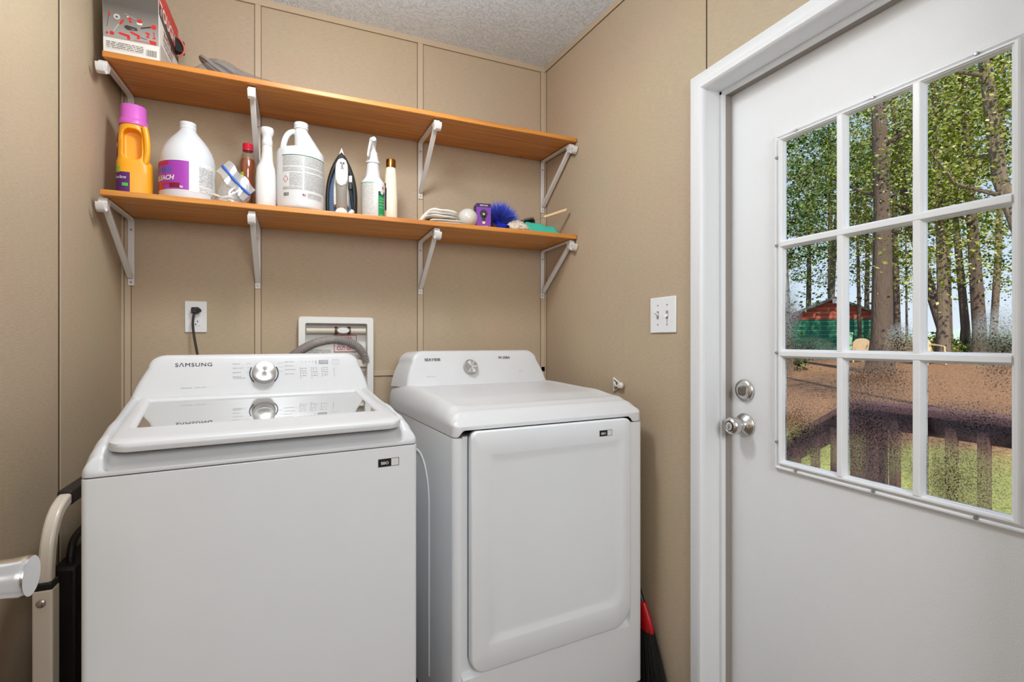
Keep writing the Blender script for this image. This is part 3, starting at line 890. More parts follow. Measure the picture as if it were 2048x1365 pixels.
badge(wm, 0.582, 0.636, 0.869, 0.8895, 0, 'BBO')

# ------------------------------------------------------------------ dryer
DP, DTH, DW, DD = (0.99422, -0.9006, 0), R(4.0), 0.686, 0.745
dr = thing('clothes_dryer', 'white front-loading clothes dryer beside the right wall', 'dryer', DP, DTH)
DS = 0.917
RF = 0.022
def dbody(ins=0.0):
    return rrect(ins, DW - ins, ins, DD - ins, (RF, 0.016, 0.004, 0.004), 8)
# cabinet: sides and back, with a recessed front field behind the door
fu0, fu1, fz0, fz1 = 0.0235, 0.6315, 0.232, 0.945
mb = MB(); o = dbody()
mb.loops([[(x, y, 0.03) for x, y in o], [(x, y, fz0 - .0) for x, y in o]], cap1=False)
# outline with the front middle pushed back
def dbody_rec(dep):
    P = dbody()
    out = []
    for i, (x, y) in enumerate(P):
        out.append((x, y))
        if i == 8:   # after the lower left corner arc: insert channel
            out += [(fu0 - .001, 0.0), (fu0 + 0.003, dep), (fu1 - 0.003, dep), (fu1 + .001, 0.0)]
    return out
P1 = dbody_rec(0.0); P2 = dbody_rec(0.020)
mb = MB()
mb.loops([[(x, y, 0.03) for x, y in P1], [(x, y, fz0 - .004) for x, y in P1], [(x, y, fz0 + .008) for x, y in P2], [(x, y, DS - 0.002) for x, y in P2]])
cab = mb.build('cabinet', WHITE, dr, angle=30)
MB().box((0.012, 0.02, 0.0), (DW - 0.012, DD - .02, 0.03)).build('base', BLACKP, dr)
# seam band
P3 = [(x * .992 + .0027, y + .002) for x, y in P2]
MB().loops([[(x, y, DS - 0.004) for x, y in P3], [(x, y, DS + 0.002) for x, y in P3]]).build('cabinet_seam', SEAM, dr)
DCR = [(0, .955), (.02, .968), (.05, .984), (.10, .997), (.24, 1.011), (.56, 1.019), (.80, 1.019)]
def dcrown(u, v):
    k = min(1, max(0, (min(u - .03, DW - .03 - u)) / .05)); j = min(1, max(0, (v - .07) / .05))
    q = k * j; q = q * q * (3 - 2 * q)
    return slerp(DCR, v) - 0.006 * q
def dzb(x, y):
    if y < 0.03:
        a = min(1, max(0, (x - (fu0 - .014)) / 0.022)); b = min(1, max(0, (fu1 + .014 - x) / 0.022))
        q = min(a, b); q = q * q * (3 - 2 * q)
        return DS + .0005 + 0.0185 * q
    return DS + .0005
mb = capfield(DW, DD, RF, DS + 0.028, dcrown, 0.042, None, zbot=dzb)
mb.build('top_panel', WHITE2, dr, angle=60)
dvf = lambda z: 0.585 + (z - 1.015) * 0.30
CF = trap(0.026, 0.660, 0.070, 0.612, 1.008, 1.150, 0.042, curve=0.006)
CB = trap(0.004, 0.682, 0.052, 0.632, 1.006, 1.145, 0.042, curve=0.006)
dcon = console(dr, CF, CB, dvf, 0.742, WHITE2, 'control_console')
lab(dcon, 'plain white control console with one small dial')
dn = Vector((0, -1, 0.30)).normalized(); du = Vector((0, 0.30, 1)).normalized()
def dmap(u0, z0, off=0.0007):
    return lambda x, y: Vector((u0, dvf(z0), z0)) + Vector((1, 0, 0)) * x + du * y + dn * off
letters('brand_lettering', 'SEAYIEIB', 0.0150, dmap(0.140, 1.114), DKGREY, dcon, bold=0.03, sx=1.15)
letters('model_lettering', '90 2IIBA', 0.0145, dmap(0.462, 1.118), DKGREY, dcon, bold=0.025, sx=1.1)
letters('printed_text', 'Sensor Dry care', 0.0060, dmap(0.128, 1.048), MIDGREY, dcon)
mb = MB(); rect_on(mb, dmap(0.535, 1.061), -0.010, 0.010, -0.003, 0.003); mb.build('printed_patch', mat('pale grey ink', (200, 201, 203), .5), dcon, smooth=False)
dd = disc_part('dial', dcon, dmap(0.300, 1.081, 0), [(0.0320, 0), (0.0320, 0.003), (0.0300, 0.0045), (0.0285, 0.004), (0.0275, 0.0165), (0.0262, 0.0180), (0.0001, 0.0180)], STEEL)
lab(dd, 'small round metal dial')
mb = MB(); f = dmap(0.300, 1.081, 0.0188)
rect_on(mb, f, -0.002, 0.024, -0.0035, 0.0035)
mb.build('dial_pointer', mat('pointer silver', (235, 235, 236), .2, metal=.8), dcon, smooth=False)
# door: rounded panel with a shallow pressed field
def rdoor(g, v, n=10):
    return [(u, v, z) for u, z in rrect(0.0475 + g, 0.6245 - g, 0.2430 + g, 0.9325 - g, (max(.004, .045 - g), max(.004, .075 - g), max(.004, .024 - g), max(.004, .022 - g)), n)]
def rfield(g, v, n=10):
    return [(u, v, z) for u, z in rrect(0.100 + g, 0.585 - g, 0.320 + g, 0.862 - g, (0.012, 0.045, 0.012, 0.012), n)]
L = [rdoor(0.002, 0.014), rdoor(0, 0.010), rdoor(0, -0.010), rdoor(0.0015, -0.0135), rdoor(0.005, -0.0150), rfield(-0.004, -0.0155), rfield(0.002, -0.0145), rfield(0.016, -0.0095), rfield(0.026, -0.0085)]
dd = MB().loops(L).build('door', WHITE, dr, angle=50)
lab(dd, 'large rounded white dryer door with a shallow pressed field')
MB().loops([rdoor(0.001, 0.0195), rdoor(0.001, 0.011)]).build('door_gasket_shade', SEAM, dr)  # dark gasket brought out to the door edge, painting shade into the channel
badge(dd, 0.492, 0.543, 0.8815, 0.9010, -0.0150, 'BBO')
# pressed rib on the left side of the cabinet
mb = MB()
path = []
for i in range(15):
    a = R(90 - 90 * i / 14)
    path.append((0.0065, 0.345 - 0.12 * math.cos(a), 0.67 + 0.145 * math.sin(a)))
path += [(0.0065, 0.225, 0.4), (0.0065, 0.225, 0.12)]
mb.tube([(0.0065, 0.6, 0.815), (0.0065, 0.45, 0.815)] + path, 0.0095, seg=12)
mb.build('pressed_rib', WHITE, dr)

# ------------------------------------------------------------------ shelves and brackets
def board(name, x0, x1, yf, yb, zf, zb, th, label):
    mb = MB()
    vs = [(x0, yf, zf - th), (x1, yf, zf - th), (x1, yb, zb - th), (x0, yb, zb - th), (x0, yf, zf), (x1, yf, zf), (x1, yb, zb), (x0, yb, zb)]
    mb.add(vs, [(0, 3, 2, 1), (4, 5, 6, 7), (0, 1, 5, 4), (1, 2, 6, 5), (2, 3, 7, 6), (3, 0, 4, 7)])
    o = mb.build(name, WOOD, bevel=.0025)
    return tag(o, label, 'shelf')
SYF = -0.318
UF, UB, LF, LB = 2.0955, 2.1110, 1.6635, 1.6630
board('shelf_board', 0.0335, 1.7370, SYF, -0.006, UF, UB, 0.0185, 'upper orange stained wooden shelf board, near the ceiling')
board('shelf_board', 0.0270, 1.7370, SYF, -0.006, LF, LB, 0.0185, 'lower orange stained wooden shelf board holding the bottles')
def bracket(x, zf, zb, zfoot, label, hookdx=0.0, braced=True):
    zf -= 0.0190; zb -= 0.0190
    t = thing('shelf_bracket', label, 'shelf bracket', (x, 0, 0), 0, None)
    w = 0.010
    def bar(pts, wd, th, nm):
        # flat channel bar following points in the yz plane
        L = []
        pts = [Vector((0, *p)) for p in pts]
        for i, p in enumerate(pts):
            d = (pts[min(i + 1, len(pts) - 1)] - pts[max(i - 1, 0)]).normalized(); nn = Vector((0, -d.z, d.y))
            L.append([p + Vector((-wd, 0, 0)) - nn * th / 2, p + Vector((wd, 0, 0)) - nn * th / 2, p + Vector((wd, 0, 0)) + nn * th / 2, p + Vector((-wd, 0, 0)) + nn * th / 2])
        return MB().loops(L).build(nm, BRKT, t, bevel=.0015, seg=2)
    y0 = -0.0085
    bar([(y0 + .001, zfoot), (y0 + .001, zb - 0.018)], w, 0.006, 'wall_leg')
    bar([(y0 + .001, zb - 0.018), (y0 - .004, zb - 0.010), (y0 - 0.018, zb - 0.0055), (-0.295, zf - 0.0045)], w, 0.006, 'arm')
    if braced: bar([(-0.016, zfoot + 0.030), (-0.283, zf - 0.020)], w * .9, 0.013, 'brace')
    mb = MB()
    prof = [(-0.278, -0.009), (-0.300, -0.007), (-0.303, -0.020), (-0.298, -0.034), (-0.301, -0.045), (-0.311, -0.050), (-0.322, -0.046), (-0.329, -0.036), (-0.331, -0.024)]
    L = []
    for i, (y, z) in enumerate(prof):
        a = prof[max(i - 1, 0)]; b = prof[min(i + 1, len(prof) - 1)]
        d = Vector((0, b[0] - a[0], b[1] - a[1])).normalized(); nn = Vector((0, -d.z, d.y)) * 0.0018
        wd = 0.0115
        L.append([(hookdx - wd, y - nn.y, zf + z - nn.z), (hookdx + wd, y - nn.y, zf + z - nn.z), (hookdx + wd, y + nn.y, zf + z + nn.z), (hookdx - wd, y + nn.y, zf + z + nn.z)])
    mb.loops(L)
    for s_ in (-1, 1):
        mb.prism([(-0.262, -0.008), (-0.297, -0.008), (-0.303, -0.03), (-0.300, -0.042), (-0.285, -0.040)], lambda a, b, s_=s_: (s_ * 0.0115, a, zf + b), lambda a, b, s_=s_: (s_ * 0.0095, a, zf + b))
    mb.build('rod_hook', BRKT, t, bevel=.0008, seg=2)
    for z in (zfoot + 0.012, zb - 0.045):
        m2 = MB().lathe([(0.0001, 0.0015), (0.003, 0.0012), (0.0042, 0.0)], axis='y', seg=12)
        for i, v in enumerate(m2.v): m2.v[i] = (v[0], y0 - .0021 - v[1], z + v[2])
        m2.build('screw', SCREW, t)
    return t
bx = (0.0310, 0.4470, 1.1040, 1.7215)
ord_ = ('leftmost', 'second from the left', 'third from the left', 'rightmost')
for i, x in enumerate(bx):
    bracket(x, UF, UB, 1.833, 'white metal bracket under the upper shelf, %s' % ord_[i], braced=i > 0)
    bracket(x, LF, LB, (1.394, 1.399, 1.401, 1.404)[i], 'white metal bracket under the lower shelf, %s' % ord_[i])

# ------------------------------------------------------------------ wall fittings
t = thing('wall_outlet', 'white duplex power outlet on the back wall above the washer', 'outlet', (0.2340, 0, 1.283))
MB().prism(rrect(-.0363, .0363, -.060, .060, .003, 3), lambda a, b: (a, 0, b), lambda a, b: (a, -0.006, b)).build('cover_plate', PLAST, t, bevel=.0025)
for dz in (-0.0205, 0.0205):
    rcp = MB().prism(rrect(-.0165, .0165, -.0140, .0140, .006, 4), lambda a, b, dz=dz: (a, -0.005, b + dz), lambda a, b, dz=dz: (a, -0.0075, b + dz)).build('receptacle', PLAST, t, bevel=.0006)
    mb = MB()
    for a, h in ((-.0065, .0045), (.0065, .0036)):
        mb.box((a - .0012, -0.0080, dz + .002 - h + .001), (a + .0012, -0.0070, dz + .002 + h + .001))
    mb.lathe([(0.0026, -0.0080), (0.0026, -0.0070)], axis='y', c=(0, 0, dz - .0080), seg=12)
    mb.build('slot', BLACKP, rcp, smooth=False)
CORD = mat('black rubber cord', (46, 42, 40), .45)
t = thing('power_cord', 'dark plug and cord running down behind the washer', 'power cord', (0.2340, 0, 1.283))
mb = MB()
mb.box((-0.012, -0.030, 0.012), (0.012, -0.0078, 0.036))
mb.build('plug', CORD, t, bevel=.004)
mb = MB().tube([(0.004, -0.020, 0.030), (0.012, -0.024, 0.024), (0.014, -0.026, 0.020)], 0.009, seg=12); mb.build('plug_grip', CORD, t)
def bez(P, n=24):
    out = []
    for i in range(n + 1):
        t_ = i / n; Q = [Vector(p) for p in P]
        while len(Q) > 1: Q = [Q[k] * (1 - t_) + Q[k + 1] * t_ for k in range(len(Q) - 1)]
        out.append(Q[0])
    return out
MB().tube(bez([(-0.002, -0.022, 0.014), (-0.010, -0.034, -0.02), (-0.006, -0.040, -0.08), (0.020, -0.050, -0.14), (0.028, -0.055, -0.28)]), 0.0042, seg=10).build('cord', CORD, t)

# laundry outlet box
BXW, BXH = 0.298, 0.40
t = thing('laundry_outlet_box', 'white recessed laundry water box on the wall behind the washer', 'laundry box', (0.744, 0, 1.100))
IVORY = mat('ivory plastic', (214, 206, 192), .45)
mb = MB()
# frame ring, coordinates x, z around the opening; it stands proud of the wall
def bxl(x0, x1, z0, z1, r, y): return [(x, y, z) for x, z in rrect(x0, x1, z0, z1, r, 4)]
O = (-0.149, 0.149, -0.210, 0.190); I = (-0.121, 0.121, -0.18, 0.162)
mb.loops([bxl(*O, .012, -0.0005), bxl(*O, .012, -0.052), bxl(O[0] + .003, O[1] - .003, O[2] + .003, O[3] - .003, .010, -0.056), bxl(I[0] - .002, I[1] + .002, I[2], I[3] + .002, .008, -0.056), bxl(*I, .006, -0.053), bxl(*I, .006, -0.004)], cap0=False, cap1=True)
mb.build('box_frame', mat('white box plastic', (226, 225, 222), .4), t, angle=40)
MB().lathe([(0.0140, -0.118), (0.0140, 0.118)], axis='x', c=(0, -0.026, 0.134), seg=28).build('pipe', IVORY, t)
BRC = mat('brown clip', (92, 66, 50), .5)
for a in (-0.002, 0.050): MB().lathe([(0.0165, a - .006), (0.0165, a + .006)], axis='x', c=(0, -0.026, 0.134), seg=28).build('pipe_clip', BRC, t)
MB().lathe([(0.024, -0.040), (0.0255, -0.046), (0.0225, -0.0525), (0.0001, -0.0535)], axis='y', c=(0.025, -0.0, 0.134), seg=30, ry=1.0).build('valve_cap', LABELW, t)
for v in t.children[-1].data.vertices: v.co.z = 0.134 + (v.co.z - 0.134) * .50
vc = MB()
RED = mat('red print', (196, 30, 44), .5)
mb = MB(); g = lambda x, y: Vector((0.037 + x, -0.0062, 0.079 + y))
rect_on(mb, g, -.046, .046, -.036, .036, LABELW)
g2 = lambda x, y: Vector((0.037 + x, -0.0067, 0.079 + y))
for (a, b, c, d) in ((-.046, .046, .0335, .036), (-.046, .046, -.036, -.0335), (-.046, -.0435, -.036, .036), (.0435, .046, -.036, .036)): rect_on(mb, g2, a, b, c, d, RED)
st = mb.build('warning_sticker', None, t, smooth=False); lab(st, 'white sticker with red border reading MAIN WATER CUT OFF')
for tx, z in (('MAIN', .021), ('WATER', 0.0), ('CUT OFF', -.021)):
    letters('sticker_text', tx, 0.0215, lambda x, y, z=z: Vector((0.037 + x, -0.0069, 0.079 + z + y)), RED, st, bold=.02, sx=.80 if tx == 'CUT OFF' else .95)
mb = MB(); rect_on(mb, lambda x, y: Vector((x, -0.0062, y)), -.115, -.02, .005, .055, print_mat('box print', (206, 205, 200), (120, 118, 116), .006, .5, .002)); mb.build('printed_note', None, t, smooth=False)
mb = MB().box((-0.121, -0.05, -0.02), (0.121, -0.006, 0.012)); mb.build('drain_block', IVORY, t, bevel=.004)

# drain hose
def ribbed(pts, r, depth, pitch, seg=14):
    P = [Vector(p) for p in pts]; ds = [0]
    for a, b in zip(P, P[1:]): ds.append(ds[-1] + (b - a).length)
    n = int(ds[-1] / (pitch / 4)); Q = []; rr = []
    k = 0
    for i in range(n + 1):
        s_ = ds[-1] * i / n
        while k < len(ds) - 2 and ds[k + 1] < s_: k += 1
        u = (s_ - ds[k]) / max(1e-9, ds[k + 1] - ds[k])
        Q.append(P[k].lerp(P[k + 1], min(1, u))); rr.append(r + depth * math.cos(2 * PI * s_ / pitch))
    return MB().tube(Q, rr, seg=seg)
HG = mat('grey corrugated hose', (158, 151, 148), .5)
hp = bez([(0.520, -0.200, 1.06), (0.56, -0.135, 1.135), (0.66, -0.070, 1.235), (0.80, -0.072, 1.222), (0.850, -0.055, 1.165), (0.862, -0.045, 1.10)], 50)
tag(ribbed(hp, 0.0160, 0.0030, 0.0076).build('drain_hose', HG, angle=80), 'grey corrugated drain hose arching over the back of the washer', 'hose')

# light switch
t = thing('light_switch', 'white double switch plate beside the door casing', 'light switch', (W, -0.8883, 1.2790), -PI / 2)
MB().prism(rrect(-.0640, .0640, -.0610, .0610, .003, 3), lambda a, b: (a, 0, b), lambda a, b: (a, -0.006, b)).build('cover_plate', PLAST, t, bevel=.0025)
for dx, up in ((-0.0235, 1), (0.0235, -1)):
    MB().box((dx - .0055, -0.0072, -0.0135), (dx + .0055, -0.005, 0.0135)).build('toggle_slot', mat('slot grey', (150, 148, 144), .6), t, bevel=.0006)
    mb = MB().prism([(-.0042, -.004), (.0042, -.004), (.0042, .004), (-.0042, .004)], lambda a, b, dx=dx: (dx + a, -0.005, b), lambda a, b, dx=dx, up=up: (dx + a * .8, -0.020, b * .8 + .010 * up))
    mb.build('toggle', PLAST, t, bevel=.001)
    for z in (-.033, .033):
        MB().lathe([(0.0001, -0.0072), (0.003, -0.0070), (0.0034, -0.0055)], axis='y', c=(dx, 0, z), seg=12).build('screw', MIDGREY, t)

# adhesive hook on the right wall
t = thing('wall_hook', 'small clear and white triangular hook on the right wall', 'hook', (W, -0.628, 1.018), -PI / 2)
HK = mat('glossy hook plastic', (222, 218, 212), .12, coat=.5)
Tr = [(-.030, .030), (-.030, -.030), (.026, -.002), (.026, .006)]
def ringf(P, s_, y):
    c = (-.010, 0)
    return [(c[0] + (x - c[0]) * s_, y, c[1] + (z - c[1]) * s_) for x, z in P]
MB().loops([ringf(Tr, 1, -.001), ringf(Tr, 1, -.006), ringf(Tr, .84, -.008), ringf(Tr, .74, -.006), ringf(Tr, .74, -.001)], cap0=False, cap1=False).build('hook_frame', HK, t, bevel=.0008)
MB().prism(Tr, lambda a, b: (a * .8 - .002, -.0006, b * .8), lambda a, b: (a * .8 - .002, -.002, b * .8)).build('back_plate', mat('grey green backing', (108, 112, 100), .3), t)
MB().tube(bez([(-.020, -.005, .010), (-.002, -.014, -.006), (.014, -.020, -.006), (.030, -.020, .000), (.036, -.012, .012)], 12), .0045, seg=10).build('hook_arm', HK, t)
MB().lathe([(0.0001, -0.022), (0.010, -0.021), (0.013, -0.016), (0.012, -0.008)], axis='y', c=(.030, 0, .002), seg=20).build('hook_tip', HK, t)

# ------------------------------------------------------------------ things on the lower shelf
SZL = LF + 0.0008
class Loft:
    """stack of superellipse sections (z, cx, cy, rx, ry, n); keeps the surface so labels can follow it"""
    def __init__(s, sec): s.sec = sec
    def at(s, z):
        S = s.sec
        if z <= S[0][0]: return S[0][1:]
        for a, b in zip(S, S[1:]):
            if z <= b[0]:
                t = (z - a[0]) / max(1e-9, b[0] - a[0])
                return [a[i] + (b[i] - a[i]) * t for i in range(1, 6)]
        return S[-1][1:]
    def pt(s, a, z, off=0.0):
        """a: angle from the side facing the viewer, positive to the viewer's right"""
        cx, cy, rx, ry, n = s.at(z)
        ca, sa = math.sin(a), -math.cos(a)
        f = lambda v: math.copysign(abs(v) ** (2 / n), v)
        return Vector((cx + (rx + off) * f(ca), cy + (ry + off) * f(sa), z))
    def mesh(s, mb, m=None, seg=48):
        L = [[s.pt(2 * PI * j / seg, S[0]) for j in range(seg)] for S in s.sec]
        # sections may repeat z, so use their own values
        L = []
        for (z, cx, cy, rx, ry, n) in s.sec:
            f = lambda v: math.copysign(abs(v) ** (2 / n), v)
            L.append([(cx + rx * f(math.sin(2 * PI * j / seg)), cy - ry * f(math.cos(2 * PI * j / seg)), z) for j in range(seg)])
        return mb.loops(L, m)
    def map(s, a0, z0, off=0.0007):
        cx, cy, rx, ry, n = s.at(z0)
        return lambda x, y: s.pt(a0 + x / max(rx, .01), z0 + y, off)
    def patch(s, mb, a0, a1, z0, z1, m=None, off=0.0005, n=16, ny=8):
        r = s.at((z0 + z1) / 2)[2]
        return rect_on(mb, lambda x, y: s.pt(x / r, y, off), a0 * r, a1 * r, z0, z1, m, n=n, ny=ny)
def prof(pts, n=2.0):
    return [(z, 0, 0, r, r, n) for r, z in pts]
def fit_angle(x, y): return face_cam(x, y)

# 1. yellow detergent bottle
x, y = 0.092, -0.205
t = thing('detergent_bottle', 'yellow detergent bottle with magenta cap, at the left end of the shelf', 'bottle', (x, y, SZL), face_cam(x, y) * 0.75)
YEL = mat('yellow orange bottle plastic', (240, 168, 34), .3, sss=.1)
PURP = mat('dark purple label', (84, 30, 104), .4)
MAG = mat('magenta cap', (212, 104, 200), .32)
lf = Loft([(0, 0, 0, .046, .036, 3.2), (.004, 0, 0, .0500, .039, 3.2), (.085, 0, 0, .0505, .0395, 3.2), (.118, -.001, 0, .0500, .039, 3), (.128, -.004, 0, .0445, .037, 3), (.135, -.005, 0, .0430, .036, 3), (.195, -.005, 0, .0430, .035, 2.8), (.222, -.005, 0, .0400, .034, 2.6), (.238, -.005, 0, .0370, .034, 2.2), (.246, -.005, 0, .0350, .034, 2)])
mb = MB(); lf.mesh(mb, seg=64); body = mb.build('bottle', YEL, t)
cut = MB().loops([[(px_, -.070, pz_) for px_, pz_ in rrect(-.034, .020, .124, .230, .020, 8)], [(px_, .0, pz_) for px_, pz_ in rrect(-.030, .016, .128, .226, .018, 8)]]).build('cut', YEL, None)
cut.location = t.location; cut.rotation_euler = t.rotation_euler
bpy.context.view_layer.update()
bo = body.modifiers.new('b', 'BOOLEAN'); bo.object = cut; bo.operation = 'DIFFERENCE'; bo.solver = 'EXACT'
rm = body.modifiers.new('r', 'REMESH'); rm.mode = 'VOXEL'; rm.voxel_size = .0022; rm.use_smooth_shade = True
sm = body.modifiers.new('s', 'SMOOTH'); sm.iterations = 14; sm.factor = .5
bpy.context.view_layer.update()
me = bpy.data.meshes.new_from_object(body.evaluated_get(bpy.context.evaluated_depsgraph_get()))
body.modifiers.clear(); body.data = me
bpy.data.objects.remove(cut)
mb = MB().tube(bez([(.026, -.028, .116), (.036, -.033, .140), (.037, -.034, .19), (.026, -.032, .238)], 16), [.0095] * 17, seg=14)
mb.build('handle', YEL, t)
mb = MB(); L = []
for r, z in ((.0395, .244), (.0405, .250), (.0400, .259), (.0378, .261), (.0372, .264)):
    L.append([(-.005 + r * math.cos(2 * PI * j / 96), r * .92 * math.sin(2 * PI * j / 96), z) for j in range(96)])
for r, z in ((.0370, .266), (.0362, .307), (.0345, .3105), (.0001, .3105)):
    L.append([(-.005 + (r - (.0008 if j % 2 else 0)) * math.cos(2 * PI * j / 96), (r - (.0008 if j % 2 else 0)) * .92 * math.sin(2 * PI * j / 96), z) for j in range(96)])
mb.loops(L); mb.build('cap', MAG, t, angle=50)
mb = MB(); lf.patch(mb, R(-112), R(-66), .128, .212, PURP, .0008); lf.patch(mb, R(-112), R(-6), .008, .080, PURP, .0009)
lf.patch(mb, R(-112), R(-40), .078, .098, mat('lime label', (150, 176, 60), .4), .0009)
lf.patch(mb, R(-30), R(-10), .034, .044, mat('bright green label', (70, 190, 70), .4), .0013)
lb = mb.build('label', None, t)
mb = MB(); f = lf.map(R(-84), .168, .0016); mb.loops([[f(.016 * math.cos(a * .2618), .026 * math.sin(a * .2618)) for a in range(24)], [f(.013 * math.cos(a * .2618), .022 * math.sin(a * .2618)) for a in range(24)]], cap0=False, cap1=False); mb.build('label_emblem', mat('red emblem', (200, 40, 50), .4), lb)
letters('label_text', 'Clean Burst', .013, lf.map(R(-44), .062, .0016), LABELW, lb, bold=.01, shear=.3, sx=.8)
letters('label_text', 'A&H', .020, lf.map(R(-84), .168, .0016), LABELW, lb, bold=.03)

# 2. bleach jug
x, y = 0.2435, -0.212
t = thing('bleach_jug', 'white bleach jug with a purple and red label', 'jug', (x, y, SZL), face_cam(x, y))
lf = Loft(prof([(.074, 0), (.080, .003), (.0826, .012), (.0830, .06), (.0832, .132), (.0826, .145), (.0795, .162), (.0725, .182), (.0610, .204), (.0480, .222), (.0330, .240), (.0262, .250), (.0240, .255), (.0235, .262)]))
mb = MB(); lf.mesh(mb, seg=64); mb.build('jug', HDPE, t)
MB().lathe([(.0238, .256), (.0250, .258), (.0250, .264), (.0243, .265), (.0243, .267), (.0250, .268), (.0250, .2785), (.0240, .2800), (.0001, .2802)], seg=56).build('cap', HDPE, t, angle=50)
mb = MB(); lf.patch(mb, R(-100), R(80), .026, .128, LABELW, .0004, 40, 4); lab0 = mb.build('label', None, t)
mb = MB(); lf.patch(mb, R(-100), R(2), .029, .125, mat('magenta label ink', (158, 60, 168), .4), .0008, 24, 4)
REDL = mat('label red', (188, 36, 60), .4)
lf.patch(mb, R(-100), R(-40), .110, .121, REDL, .0012, 16, 2); lf.patch(mb, R(-100), R(-38), .044, .052, REDL, .0012, 16, 2)
lf.patch(mb, R(-100), R(-55), .029, .044, REDL, .0011, 16, 2)
lf.patch(mb, R(-38), R(-16), .034, .050, mat('label maroon', (120, 24, 40), .4), .0012, 8, 2)
pl = mb.build('colour_panel', None, lab0); 
letters('label_text', 'AWESOME', .0205, lf.map(R(-62), .093, .0014), mat('label blue', (70, 100, 190), .4), pl, bold=.035, shear=.25, sx=.82)
letters('label_text', 'BLEACH', .0215, lf.map(R(-54), .0665, .0015), LABELW, pl, bold=.035, shear=.2, sx=.95)
letters('label_text', '96', .010, lf.map(R(-13), .037, .0014), LABELW, pl, bold=.03)
mb = MB(); lf.patch(mb, R(22), R(60), .050, .114, print_mat('jug small print', (226, 226, 226), (96, 96, 100), .0034, .44, .0022), .0008, 16, 4); mb.build('small_print', None, lab0)
mb = MB(); lf.patch(mb, R(22), R(58), .028, .046, print_mat('jug small print lower', (226, 226, 226), (90, 90, 95), .0034, .5, .0022), .0008, 16, 4); mb.build('small_print', None, lab0)

# 3. zip bag with blue zip
x, y = 0.392, -0.245
t = thing('zip_bag', 'clear zip bag with a blue zip and small white pieces inside', 'plastic bag', (x, y, SZL), face_cam(x, y))
FILM = film_mat('clear bag film', (.95, .95, .96), .02, .20)
random.seed(5)
mb = MB(); NA, NZ = 40, 14; L = []
for j in range(NZ + 1):
    q = j / NZ; z = 0.001 + .104 * q
    L.append([])
    for i in range(NA):
        a = 2 * PI * i / NA
        r = (1 - .42 * q ** 1.6) * (1 + .10 * math.sin(3 * a + 5 * q) + .07 * math.sin(7 * a - 9 * q) + .04 * math.sin(13 * a + 17 * q))
        L[-1].append((-.018 + .052 * r * math.cos(a) + .030 * q, .034 * r * math.sin(a) * (1 - .5 * q), z * (1 + .10 * math.sin(2 * a))))
mb.loops(L); mb.build('bag_pouch', FILM, t, angle=60)
# flat mouth of the bag, tilted, with the zip
A, B = Vector((-.040, -.012, .134)), Vector((.044, -.036, .038))
dirv = (B - A).normalized(); upn = Vector((.52, .1, .62)).normalized()
mb = MB(); VS = []
for i in range(13):
    for j in range(4):
        p = A + (B - A) * i / 12 + upn * (-.030 + .020 * j + .004 * math.sin(i)) + Vector((0, .003 * math.sin(i * 1.3 + j), 0))
        VS.append(p)
off = Vector((0, .0012, 0))
FS = [(i * 4 + j, i * 4 + j + 1, (i + 1) * 4 + j + 1, (i + 1) * 4 + j) for i in range(12) for j in range(3)]
mb.add(VS, FS); mb.add([p + off for p in VS], FS); mb.build('bag_mouth', FILM, t, angle=60)
mb = MB().tube([A + (B - A) * i / 12 + Vector((0, -.0015, -.006 * math.sin(i / 12 * PI))) for i in range(13)], .0052, seg=10, flat=.9)
mb.build('zip', mat('blue zip', (24, 92, 190), .35), t)
WP_ = mat('cream plastic pieces', (226, 220, 206), .4)
for k in range(7):
    c = Vector((random.uniform(-.05, .0), random.uniform(-.018, .015), .007 + .010 * (k % 3)))
    a = random.uniform(0, 3)
    MB().tube([c + Vector((.020 * math.cos(a + q * .5) , .012 * math.sin(a + q * .5), .004 * math.sin(q))) for q in range(6)], .0038, seg=8).build('plastic_piece', WP_, t)

# 4. amber bottle
x, y = 0.420, -0.115
t = thing('amber_bottle', 'clear bottle of amber liquid with red cap, behind the zip bag', 'bottle', (x, y, SZL), face_cam(x, y))
PET = film_mat('clear bottle plastic', (.94, .92, .88), .05, .02)
lf = Loft(prof([(.022, 0), (.027, .003), (.0275, .02), (.0262, .06), (.0270, .10), (.0258, .105), (.0258, .150), (.0275, .156), (.0290, .180), (.0285, .200), (.0240, .222), (.0185, .236), (.0160, .242), (.0155, .256)]))
mb = MB(); lf.mesh(mb, seg=48); mb.build('bottle', PET, t)
m, n, l, p = new_mat('amber liquid')
p.inputs['Base Color'].default_value = srgb(156, 74, 26); p.inputs['Roughness'].default_value = .12; p.inputs['Coat Weight'].default_value = .4
AMB = m
lq = Loft([(z, cx, cy, rx * .94, ry * .94, nn) for (z, cx, cy, rx, ry, nn) in lf.sec if z <= .200][0:] + [(.212, 0, 0, .0225, .0225, 2)])
lq.sec[0] = (.002, 0, 0, .020, .020, 2)
mb = MB(); lq.mesh(mb, seg=48); mb.build('liquid', AMB, t)
MB().lathe([(.0165, .243), (.0185, .244), (.0185, .249), (.0178, .250), (.0178, .268), (.0165, .2705), (.0001, .2708)], seg=40).build('cap', mat('red cap', (198, 30, 54), .35), t, angle=50)
mb = MB(); lf.patch(mb, R(-70), R(-30), .120, .158, mat('lime sticker', (196, 206, 60), .5), .0006); mb.build('label', None, t)

